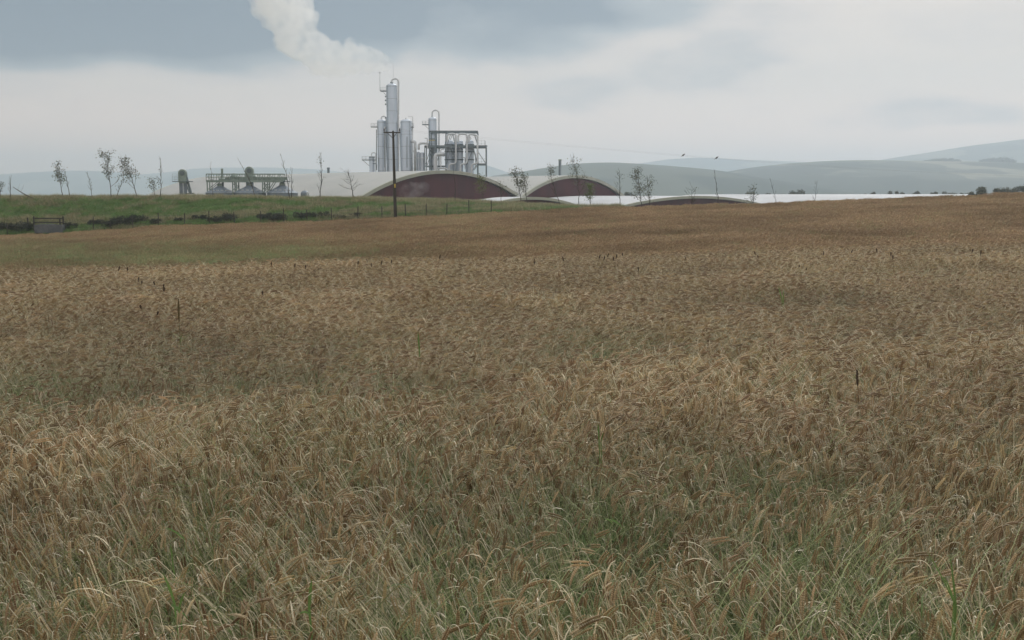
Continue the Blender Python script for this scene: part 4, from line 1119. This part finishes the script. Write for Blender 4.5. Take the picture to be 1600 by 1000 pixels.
# ------------------------------------------------------------------ grass on the bank
m_grass = plant_material('bank_grass', 0.6, 0.25)
def variants_bank():
    out = []
    for v in range(4):
        r = random.Random(700 + v); A = Arr()
        for k in range(70): blade(A, r, (r.uniform(-.35, .35), r.uniform(-.35, .35), 0), r.uniform(0.18, 0.42), 0.007, vary(r.choice([(0.11, 0.21, 0.05), (0.14, 0.25, 0.065), (0.18, 0.26, 0.085)]), r, 0.2), (0, 0.6), (0.05, 0.35), 4)
        out.append(A)
    for v in range(4):
        r = random.Random(800 + v); A = Arr()
        for k in range(60): blade(A, r, (r.uniform(-.35, .35), r.uniform(-.35, .35), 0), r.uniform(0.25, 0.62), 0.006, vary(r.choice([(0.34, 0.30, 0.17), (0.27, 0.25, 0.13), (0.17, 0.20, 0.08), (0.40, 0.35, 0.22)]), r, 0.2), (0, 0.6), (0.05, 0.3), 4)
        out.append(A)
    return out
def bank_points():
    out = []
    for y in np.arange(112.9, 126, 0.36):
        xa = np.arange(-75, 12, 0.42); out.append(np.stack([xa + nrg.uniform(-.3, .3, len(xa)), y + nrg.uniform(-.2, .2, len(xa))], -1))
    return np.concatenate(out)
pts = bank_points(); x, y = pts[:, 0], pts[:, 1]; z = ground(x, y); npt = len(x)
w1 = fbm(x * 0.5, y * 1.6, 0.25, 41.0, 4); w2 = fbm(x, y, 0.7, 47.0, 2)
pale = np.clip(0.34 + 1.3 * w1 + np.clip((y - 120.5) / 2.5, 0, 0.6) + np.clip((x + 20) / 50, 0, 0.25), 0, 1) + nrg.normal(0, 0.12, npt)
pick = np.where(pale > 0.5, 4 + nrg.integers(0, 4, npt), nrg.integers(0, 4, npt))
rot = np.stack([nrg.normal(0, 0.08, npt), 0.12 + nrg.normal(0, 0.08, npt), math.pi + nrg.normal(0, 0.6, npt)], -1)
tint = np.stack([np.zeros(npt), 0.1 * w2 + nrg.normal(0, 0.10, npt), nrg.uniform(0, 1, npt)], -1)
scatter('bank_grass', variants_bank(), np.stack([x, y, z - 0.02], -1), rot, np.clip(1 + 0.5 * w2, 0.6, 1.5), 7 - pick, tint, m_grass, 'rough green and straw coloured grass covering the bank')

# ------------------------------------------------------------------ saplings on the bank and beyond the field
m_bark = material('young_bark', (0.085, 0.075, 0.062), 0.85, var=(0.055, 0.05, 0.042), scale=4)
m_leafd = plant_material('sapling_leaf', 0.5, 0.3)
def leafy(name, spots, mat, parent, r, size, cols, per=10, spread=0.2):
    A = Arr()
    for p in spots:
        for k in range(per):
            q = p + Vector((r.gauss(0, spread), r.gauss(0, spread), r.gauss(0, spread * 0.8)))
            d = Vector((r.gauss(0, 1), r.gauss(0, 1), r.gauss(0, 1))).normalized(); sd = d.orthogonal().normalized(); s_ = size * r.uniform(0.6, 1.3); c = vary(r.choice(cols), r, 0.2)
            A.strip([q, q + d * s_ * 0.5, q + d * s_], [0.1 * s_, 0.34 * s_, 0.03 * s_], c, sd)
    m = MB(); m.v = A.v; m.f = A.f; m.c = A.c
    return m.build(name, mat, parent)
LEAFC = [(0.065, 0.080, 0.034), (0.085, 0.10, 0.042), (0.12, 0.12, 0.055), (0.05, 0.06, 0.03)]
def sapling(base_px, top_px, base_py, top_py, Y, leaf, bushy, label, seed, cols=None, branch_lo=0.25, rad=0.045, leaf_zone=(0.45, 1.0), nb=12):
    r = random.Random(seed); b = W(base_px, base_py, Y); b.z = min(b.z, gz(b.x, Y) if Y < 121 else b.z); b.z = gz(b.x, Y)
    t = W(top_px, top_py, Y); t.y += r.uniform(-0.3, 0.3)
    root = empty('sapling', b, label, 'young tree', 'young trees on the bank')
    H = (t - b).length; d = (t - b); n_ = 10; pts = []
    bow = Vector((r.uniform(-0.05, 0.05) * H, 0, 0))
    for i in range(n_ + 1):
        q = i / n_; pts.append(b + d * q + bow * math.sin(math.pi * q) + Vector((r.uniform(-1, 1), r.uniform(-1, 1), 0)) * 0.012 * H * (0 < i < n_))
    mb = MB(); mb.tube([pts[0] - Vector((0, 0, 0.2))] + pts, [rad * 1.15] + [rad * (1 - 0.85 * i / n_) + 0.004 for i in range(n_ + 1)], 6); spots = []
    def limb(p, ang_out, az_, L, rr, depth):
        q = p.copy(); up = Vector((0, 0, 1)); hd = Vector((math.cos(az_), math.sin(az_), 0)); ph = ang_out; lp = [q.copy()]
        for j in range(5):
            q = q + (up * math.cos(ph) + hd * math.sin(ph)) * (L / 5) + Vector((-0.03 * L, 0, 0)); ph *= r.uniform(0.75, 1.0); lp.append(q.copy())
        mb.tube(lp, [rr * (1 - 0.8 * j / 5) + 0.003 for j in range(6)], 4)
        if depth:
            for k in range(r.choice((2, 3, 3))):
                s0 = lp[r.randint(1, 4)]; limb(s0, ang_out * r.uniform(0.8, 1.5), az_ + r.uniform(-1.4, 1.4), L * r.uniform(0.3, 0.55), rr * 0.55, depth - 1)
        spots.append(lp[-1]); spots.append(lp[3])
    for k in range(nb):
        q = branch_lo + (0.97 - branch_lo) * (k + r.random()) / nb; i = min(int(q * n_), n_ - 1); p = pts[i].lerp(pts[i + 1], q * n_ - i)
        limb(p, r.uniform(0.35, 0.9) * (0.6 + bushy), r.uniform(0, 6.283), H * (0.10 + 0.42 * bushy) * (1.15 - 0.65 * q) * r.uniform(0.6, 1.2), rad * 0.42 * (1.1 - q * 0.7), 1)
    mb.build('trunk', m_bark, root)
    if leaf > 0:
        zlo = b.z + H * leaf_zone[0]; zhi = b.z + H * leaf_zone[1] + 0.3
        sp = [p for p in spots + pts[-3:] if zlo <= p.z <= zhi and r.random() < leaf]
        if sp: leafy('crown', sp, m_leafd, root, r, 0.135, cols or LEAFC, per=8, spread=0.24)
    return root
YS = 122.0
SAP = [  # base px, top px, base py, top py, leaf, bushy, label, extra
    (1, -2, 308, 285, 0.1, 0.6, 'small bare round topped young tree cut by the left edge of the photo', dict(branch_lo=0.35)),
    (16, 18, 308, 275, 0, 0.30, 'thin bare young tree near the left edge with a snapped trunk leaning beside it', dict()),
    (98, 86, 308, 258, 0.55, 0.5, 'leaning young tree with dark leaves in its upper left, beside a bare leaning one', dict(leaf_zone=(0.5, 1))),
    (110, 101, 306, 265, 0, 0.25, 'bare young tree leaning left right beside the leafy one above the trough', dict()),
    (143, 135, 306, 268, 0, 0.22, 'faint bare young tree leaning left between two pairs of leafier ones', dict(rad=0.03)),
    (175, 166, 307, 240, 0.62, 0.62, 'tallest leafy young tree, its sparse crown split in two at the top', dict(rad=0.05, nb=14)),
    (214, 194, 307, 252, 0.8, 0.60, 'leafy young tree leaning strongly left with a crown of small dark leaves', dict(rad=0.05, nb=15)),
    (182, 193, 308, 281, 0.05, 0.25, 'low forked bare young tree leaning right between the two leafiest ones', dict(rad=0.04)),
    (249, 250, 307, 246, 0.03, 0.18, 'tall straight bare young tree left of the round headed elevator', dict(rad=0.045, nb=16)),
    (243, 238, 307, 279, 0.25, 0.6, 'low thin young tree with a few leaves at the foot of a tall straight one', dict(rad=0.025)),
    (333, 329, 306, 254, 0, 0.12, 'very faint bare young tree in front of the left end of the gantry', dict(rad=0.022, nb=8)),
    (400, 372, 308, 248, 0.28, 0.20, 'slanting young tree in front of the middle silo, leaves only at its tip', dict(rad=0.035, nb=7, leaf_zone=(0.9, 1))),
    (452, 438, 308, 240, 0, 0.08, 'bare pole like young tree leaning left at the right end of the gantry', dict(rad=0.05, nb=6)),
    (455, 457, 301, 262, 0, 0.32, 'bare young tree standing upright just right of the leaning pole like one', dict(nb=8)),
    (500, 500.5, 307, 238, 0.02, 0.22, 'tall slim bare young tree with fine twigs left of the wide bare tree', dict(rad=0.05, nb=18, branch_lo=0.1)),
    (552, 544, 312, 268, 0, 0.95, 'wide bare young tree with many spreading twigs in front of the grey roof', dict(rad=0.055, nb=16, branch_lo=0.3)),
    (710, 708, 310, 267, 0, 0.03, 'straight grey stem standing before the middle of the biggest maroon wall', dict(rad=0.05, nb=4)),
    (755, 752, 312, 277, 0.55, 0.45, 'young tree with a few yellow green leaves before the right of the biggest maroon wall', dict(rad=0.02, cols=[(0.11, 0.15, 0.04), (0.15, 0.16, 0.06)])),
    (783, 781, 315, 286, 0.10, 0.7, 'dim young tree at the right foot of the biggest maroon arch', dict(rad=0.03)),
    (815, 803, 314, 268, 0.8, 0.60, 'leafy young tree leaning left in the valley between the two big arches', dict(rad=0.045, nb=14)),
    (825, 818, 312, 271, 0.5, 0.40, 'slimmer leafy young tree close right of the leafiest one between the arches', dict(rad=0.04)),
    (877, 858, 318, 262, 0.45, 0.40, 'young tree leaning left with leaves at its tip across the second maroon arch', dict(rad=0.04, leaf_zone=(0.7, 1))),
    (905, 894, 318, 246, 0.50, 0.50, 'tall thin leaved young tree rising above the crown of the second arch', dict(rad=0.04, nb=14, leaf_zone=(0.35, 0.9))),
    (924, 922, 320, 290, 0.8, 0.50, 'short young tree with yellow green leaves at the right of the second arch', dict(rad=0.035, cols=[(0.12, 0.17, 0.04), (0.10, 0.14, 0.04)])),
    (971, 968, 321, 266, 0.03, 0.35, 'bare young tree at the right foot of the second maroon arch', dict(rad=0.04, nb=14)),
    (1006, 998, 318, 266, 0.85, 0.45, 'leafier and taller one of a pair of young trees before the blue hill', dict(rad=0.045, nb=15, leaf_zone=(0.3, 1))),
    (1015, 1011, 319, 280, 0.5, 0.50, 'shorter one of a pair of young trees before the blue hill', dict(rad=0.04)),
    (1084, 1082, 318, 291, 0.05, 0.8, 'low bare twiggy young tree in front of the low maroon sliver', dict(rad=0.035)),
    (1125, 1116, 318, 265, 0, 0.10, 'bare pole like young tree leaning left over the low cream arch', dict(rad=0.05, nb=6)),
    (1178, 1179, 317, 293, 0.35, 0.6, 'low leafy young tree at the right end of the low cream arch', dict(rad=0.03)),
    (1215, 1204, 317, 278, 0, 0.10, 'faint bare young tree leaning left before the white roof', dict(rad=0.025, nb=6)),
    (1273, 1278, 314, 282, 0, 0.28, 'faint bare young tree leaning right before the white roof', dict(rad=0.025, nb=8)),
]
for i, (bx, tx_, by, ty, lf, bu, lab, kw) in enumerate(SAP):
    sapling(bx, tx_, by, ty, YS + 0.3 * (i % 4), lf, bu, lab, 900 + i, **kw)
# snapped trunk lying over
b = W(52, 307.5, YS); t = W(20, 292, YS); b.z = gz(b.x, YS)
root = empty('fallen_sapling', b, 'snapped bare trunk leaning down to the right from the thin tree at the far left', 'fallen tree')
mb = MB(); mb.tube([b, b.lerp(t, 0.5) + Vector((0, 0, -0.08)), t], [0.07, 0.055, 0.03], 6); mb.tube([b.lerp(t, 0.6), b.lerp(t, 0.55) + Vector((0.2, 0.2, 0.9))], [0.015, 0.005], 4); mb.tube([b.lerp(t, 0.75), b.lerp(t, 0.8) + Vector((0.5, -0.2, 0.7))], [0.012, 0.004], 4); mb.build('trunk', m_bark, root)

# dark bushes and tumbled growth along the fence
BUSHC = [(0.030, 0.042, 0.024), (0.05, 0.06, 0.034), (0.020, 0.026, 0.02), (0.07, 0.07, 0.045)]
m_bush = plant_material('bush_leaf', 0.7, 0.1)
def bush(px, py, wpx, hpx, Y, label, seed, name='bush', cols=BUSHC, cat='bush', group='dark low bushes along the fence', dens=1.0, lsize=0.10, zb=None):
    r = random.Random(seed); s_ = Y / FPX; c = W(px, py, Y); z0 = gz(c.x, Y) if zb is None else zb
    root = empty(name, Vector((c.x, Y, z0)), label, cat, group)
    w = wpx * s_ / 2; h = hpx * s_; A = []
    lob = [(r.uniform(-0.85, 0.85) * w, r.uniform(-0.4, 0.4) * min(w, 1.2), r.uniform(0.25, 0.6) * h, r.uniform(0.35, 0.6) * h) for _ in range(int(6 + w * 3))]
    for k in range(int(620 * dens * (w * 2) * h)):
        lx, ly, lz, lr = r.choice(lob); d = Vector((r.gauss(0, 1), r.gauss(0, 1), r.gauss(0, 1))).normalized() * lr * r.uniform(0.5, 1.0) ** 0.5
        p = Vector((c.x + lx + d.x * 1.1, Y + ly + d.y, z0 + max(0.02, lz + d.z))); A.append(p)
    leafy('foliage', A, m_bush, root, r, lsize, cols, per=2, spread=0.04)
    mb = MB()
    for k in range(6): a = r.uniform(0, 6.283); l = r.choice(lob); mb.tube([(c.x + l[0] * 0.5, Y, z0), (c.x + l[0], Y + l[1], z0 + l[2])], [0.03, 0.01], 4)
    mb.build('stem', m_bark, root)
    return root
BL = [(66, 366, 30, 7, 'flat dark bush in front of the water trough'), (6, 365, 34, 15, 'dark low bush at the left edge of the photo below the green bank'), (38, 364, 30, 16, 'dark low bush left of the grey water trough'), (62, 364, 18, 9, 'small dark bush under the left end of the trough'), (112, 359, 22, 10, 'small dark bush right of the water trough'),
      (150, 357, 24, 9, 'low dark bush at the first fence post right of the trough'), (166, 356, 18, 12, 'dark bush just left of the biggest dark bush by the fence'), (191, 357, 30, 16, 'biggest dark bush by the fence between two posts'), (216, 353, 26, 13, 'rounded dark bush right of the biggest one by the fence'), (242, 350, 14, 11, 'small round dark bush against a fence post, alone'),
      (279, 349, 14, 8, 'tiny dark bush alone between the first round one and the long row'), (312, 347, 26, 10, 'left end bush of the long dark row left of the middle fence'), (338, 348, 26, 11, 'middle bush of the long dark row left of the middle fence'), (358, 347, 26, 14, 'right end bush of the long dark row left of the middle fence'),
      (408, 346, 24, 10, 'left bush of the pair with its highest hump at the right'), (432, 345, 34, 15, 'right and higher bush of the pair near the middle fence posts'), (474, 344, 28, 11, 'dark bush left of two low ones near the utility pole'), (500, 343, 30, 10, 'flat dark bush in the middle of the last row before the pole'), (530, 342, 24, 7, 'very low dark bush near the right end of the last row before the pole'), (556, 341, 22, 8, 'dark bush nearest to the utility pole on its left')]
for i, (px, py, w_, h_, lab) in enumerate(BL): bush(px, py, w_ * 1.0, h_ * 0.80, 113.8 + 0.3 * (i % 3) if not (25 < px < 120) else 114.1, lab, 1200 + i)

# ------------------------------------------------------------------ distant trees and hedges
FARC = [(0.055, 0.068, 0.032), (0.075, 0.085, 0.042), (0.10, 0.10, 0.055), (0.04, 0.05, 0.028)]
def far_tree(px, wpx, top, label, seed, Y=330, kind='tree', cols=FARC, conifer=False):
    r = random.Random(seed); s_ = Y / FPX; t = W(px, top, Y); z0 = GROUND_FAR; H = t.z - z0; w = wpx * s_ / 2 * (1.0 if conifer else 1.3)
    root = empty('conifer_tree' if conifer else 'broadleaf_tree', Vector((t.x, Y, z0)), label, 'tree', 'distant trees on the skyline')
    mb = MB(); mb.tube([(t.x, Y, z0), (t.x + 0.1, Y, z0 + H * 0.5), (t.x, Y, z0 + H * 0.92)], [0.30, 0.2, 0.05], 7)
    for k in range(7):
        a = r.uniform(0, 6.283); q = r.uniform(0.3, 0.7); mb.tube([(t.x, Y, z0 + H * q), (t.x + math.cos(a) * w * 0.6, Y + math.sin(a) * w * 0.6, z0 + H * (q + 0.18))], [0.1, 0.03], 5)
    mb.build('trunk', m_bark, root); A = []
    if conifer:
        for k in range(420): q = r.uniform(0.15, 1) ** 0.8; a = r.uniform(0, 6.283); rr = w * (1 - q) * r.uniform(0.5, 1.1) + 0.05; A.append(Vector((t.x + rr * math.cos(a), Y + rr * math.sin(a), z0 + H * q)))
    else:
        lob = []
        for k in range(16):
            a = r.uniform(0, 6.283); rr = r.uniform(0, 0.85) * w; q = r.uniform(0.55, 0.96); rad = r.uniform(0.25, 0.42) * min(w, H * 0.45) * (1.15 - 0.4 * q)
            lob.append((rr * math.cos(a) * (1.2 - 0.55 * q), rr * math.sin(a), H * q - rad * 0.6 * q, rad))
        for k in range(1500):
            lx, ly, lz, lr = r.choice(lob); d = Vector((r.gauss(0, 1), r.gauss(0, 1), r.gauss(0, 0.8))).normalized() * lr * r.uniform(0.3, 1.0) ** 0.4
            A.append(Vector((t.x + lx + d.x, Y + ly + d.y, z0 + min(H, lz + d.z))))
    leafy('crown', A, m_bush, root, r, 0.42 if not conifer else 0.5, cols, per=2, spread=0.10)
FT = [(1172, 34, 300.5, 'long low hedge like tree behind the white roof left of the domed one'), (1200, 26, 300.0, 'low olive tree joining the domed tree on its left'), (1244, 42, 296.0, 'dome shaped olive tree above the white roof'), (983, 20, 299.5, 'low olive tree at the right foot of the second maroon arch'),
      (1357, 12, 300.0, 'tiny tree leftmost in the row above the right end of the white roof'), (1365, 12, 299.0, 'second tiny tree from the left above the right end of the white roof'), (1394, 18, 297.5, 'small rounded tree above the white roof left of a gap'), (1410, 16, 300.0, 'low flat tree between two rounded ones above the white roof'), (1433, 16, 297.0, 'upright small tree in the middle of the skyline row at the right'),
      (1461, 14, 299.0, 'little tree right of the upright one above the white roof'), (1484, 22, 297.5, 'wide small tree at the right end of the white roof'), (1508, 16, 300.5, 'low shrub like tree where the white roof ends'), (1522, 18, 298.0, 'small tree left of the big dark clump on the right'), (1535, 30, 291.0, 'first big tree of the dark clump on the right'), (1558, 20, 291.0, 'dark upright tree in the clump on the right with a notch beside it'),
      (1576, 34, 289.0, 'flat topped dark tree in the clump on the right'), (1602, 30, 285.5, 'highest dark tree of the clump, cut by the right edge')]
for i, (px, w_, tp, lab) in enumerate(FT): far_tree(px, w_, tp, lab, 1400 + i, Y=420 if px < 1520 else 300)
for i, (px, w_, tp, lab) in enumerate([(256, 7, 295, 'small faint conifer left of three near the foot of the big grey roof'), (264, 8, 293.5, 'middle faint conifer by the foot of the big grey roof'), (275, 14, 291.5, 'wider dark conifer touching the foot of the big grey roof'), (282, 10, 290.0, 'last dark conifer left of the round headed elevator')]):
    far_tree(px, w_, tp, lab, 1500 + i, Y=460, conifer=True)
# far plantations on the ridge
for px, w_, y0, y1, lab, sd in ((1469, 44, 254, 249, 'dark plantation on the hill ridge, left of two', 1), (1556, 34, 254.5, 247.5, 'dark plantation on the hill ridge, right of two', 2)):
    r = random.Random(sd); A = []; Yp = 3080
    for k in range(2600):
        q = r.uniform(-1, 1); p = W(px + q * w_ / 2, y0, Yp); hh = (W(px, y1, Yp).z - p.z) * (1 - abs(q) ** 3) * r.uniform(0.2, 1.0) + 0.5
        A.append(Vector((p.x, Yp + r.uniform(-60, 60), p.z - 4 + hh)))
    o = leafy('distant_wood', A, m_bush, None, r, 7.0, [(0.02, 0.03, 0.015), (0.03, 0.04, 0.02)], per=2, spread=1.5); tag(o, lab, 'wood', 'plantations on the ridge', 'stuff')

# ------------------------------------------------------------------ odd weeds standing out of the barley
m_weed = plant_material('weed', 0.6, 0.15)
def weed_head(px, py_top, Lpx, Y, label, rad=0.012, c=(0.10, 0.085, 0.04), lean=0.0, seed=0, green=False, name='seed_head', group='dark seed heads above the barley', leafs=1):
    r = random.Random(seed); t = W(px, py_top, Y); L = Lpx * Y / FPX; z0 = gz(t.x, Y); b = Vector((t.x - lean * (t.z - z0), Y, z0))
    root = empty(name, b, label, 'weed', group); d = (t - b).normalized(); e = t - d * L
    mb = MB(); st = vary((0.13, 0.15, 0.06) if green else (0.16, 0.12, 0.06), r); mb.tube([b, b.lerp(e, 0.5) + Vector((0.01, 0, 0)), e], [0.003, 0.0028, 0.0025], 5, c=st); mb.build('stem', m_weed, root)
    A = Arr(); nk = max(18, int(L / 0.004)); 
    for k in range(nk):
        q = k / nk; a = k * 2.4; rr = rad * (math.sin(math.pi * (0.12 + 0.82 * q)) ** 0.6); p = e + d * L * q; x_ = d.orthogonal().normalized(); y_ = d.cross(x_); o_ = x_ * math.cos(a) + y_ * math.sin(a)
        for j in range(3):
            a2 = a + j * 2.09; o_ = x_ * math.cos(a2) + y_ * math.sin(a2); A.kernel(p, (o_ * 0.8 + d).normalized(), rr * 1.5, rr * 0.45, vary(c, r, 0.3))
    m = MB(); m.v = A.v; m.f = A.f; m.c = A.c; m.build('head', m_weed, root)
    for k in range(leafs):
        A = Arr(); blade(A, r, b.lerp(e, r.uniform(0.4, 0.85)), 0.25, 0.005, vary(C_GREEN[1], r), (0.5, 0.9), (0.1, 0.2)); m = MB(); m.v = A.v; m.f = A.f; m.c = A.c; m.build('leaf', m_weed, root)
weed_head(278.5, 467, 37, 12.3, 'tall upright green brown grass spike standing alone above the barley at the left', 0.016, (0.17, 0.135, 0.055), 0.0, 1, True, 'grass_spike', None, 3)
weed_head(1339, 578, 26, 9.0, 'stubby dark brown upright seed head above the barley at the right', 0.014, (0.11, 0.08, 0.05), -0.08, 2, False, 'grass_spike', None, 1)
weed_head(1411, 560, 26, 9.6, 'slim brown seed head leaning right just above the stubby dark one', 0.010, (0.24, 0.16, 0.07), 0.15, 3, False, 'grass_spike', None, 1)
weed_head(855, 727, 22, 6.1, 'brown grass spike leaning left among the pale straw left of centre', 0.009, (0.17, 0.12, 0.06), -0.5, 4, False, 'grass_spike', None, 1)
HD = [(217, 431), (222, 437), (187, 414), (199, 416), (240, 438), (256, 442), (257, 447), (219, 475), (247, 485), (410, 453), (413, 410), (424, 407), (461, 410), (478, 412), (560, 406), (572, 402), (580, 409), (597, 405), (612, 404), (688, 396), (835, 402), (836, 406), (879, 399), (938, 396), (945, 398), (951, 394), (958, 399), (964, 395), (972, 393), (997, 415),
      (1071, 399), (1179, 391), (1184, 397), (1249, 412), (1260, 417), (1287, 392), (1332, 388), (1369, 386), (1392, 392), (1395, 397), (1442, 395), (1379, 404), (1370, 418), (1520, 387), (1533, 389), (1532, 392), (1253, 427), (1450, 425), (1387, 430)]
for i, (px, py) in enumerate(HD):
    near = (py - 305); Y = min(27.5, 1.62 * FPX / (near + 2)) if py > 425 else 26.5 - (i % 5) * 1.2
    r = random.Random(i); z = gz((px - 800) / FPX * Y, Y)
    weed_head(px, py + 2, 5 + 3 * r.random(), Y, 'dark brown seed head just clearing the top of the barley', 0.017, (0.075, 0.050, 0.032), r.uniform(-0.35, 0.35), 50 + i, leafs=0)
# bright green couch grass shoots close to the camera
def shoots(px, py_b, Y, items, label, seed):
    r = random.Random(seed); b = W(px, py_b, Y); z0 = gz(b.x, Y); b = Vector((b.x, Y, z0))
    root = empty('green_shoot', b, label, 'grass', 'bright green shoots among the barley')
    for (tx_, ty, bx, by, w_) in items:
        t = W(tx_, ty, Y - 0.05); m_ = W(bx, by, Y); A = Arr(); pts = [m_ + Vector((0.01, 0.02, -0.22)), m_, m_.lerp(t, 0.35) + Vector((0, 0, 0.01)), m_.lerp(t, 0.7) + Vector((0, 0, 0.01)), t]
        A.strip(pts, [0.002, w_ * 0.8, w_, w_ * 0.7, 0.0004], vary((0.13, 0.24, 0.06), r, 0.2), Vector((1, 0.3, 0)).normalized() if abs(t.z - m_.z) > abs(t.x - m_.x) else Vector((0, 0.4, 1)).normalized())
        m = MB(); m.v = A.v; m.f = A.f; m.c = A.c; m.build('leaf', m_weed, root)
shoots(1496, 990, 3.95, [(1484, 868, 1494, 950, 0.0055), (1474, 900, 1492, 945, 0.005), (1447, 860, 1490, 940, 0.0035)], 'tall bright green grass shoot at the bottom right of the photo', 1)
shoots(280, 960, 4.1, [(254, 895, 272, 940, 0.006), (290, 925, 280, 950, 0.005), (297, 972, 268, 945, 0.006)], 'spray of bright green leaves at the bottom left', 2)
shoots(262, 860, 4.85, [(257, 825, 288, 842, 0.006), (266, 850, 270, 880, 0.004)], 'bright green leaf blade lying left above the bottom left spray', 3)
shoots(935, 690, 7.0, [(934, 660, 936, 685, 0.006), (944, 675, 939, 690, 0.005)], 'small green shoot near the middle of the barley', 4)
shoots(480, 960, 4.1, [(487, 905, 483, 950, 0.007), (466, 962, 482, 958, 0.005)], 'green blade with a level leaf near the bottom, left of centre', 5)
shoots(1225, 480, 15.6, [(1216, 447, 1222, 470, 0.010), (1224, 452, 1224, 470, 0.008)], 'pale green shoot up the slope right of centre', 6)
shoots(655, 545, 11.3, [(653, 518, 655, 545, 0.010)], 'single green blade standing in the middle distance left of centre', 7)
shoots(960, 825, 5.2, [(975, 828, 955, 812, 0.006), (945, 812, 957, 818, 0.004)], 'curved green leaf lying on the straw right of centre', 8)
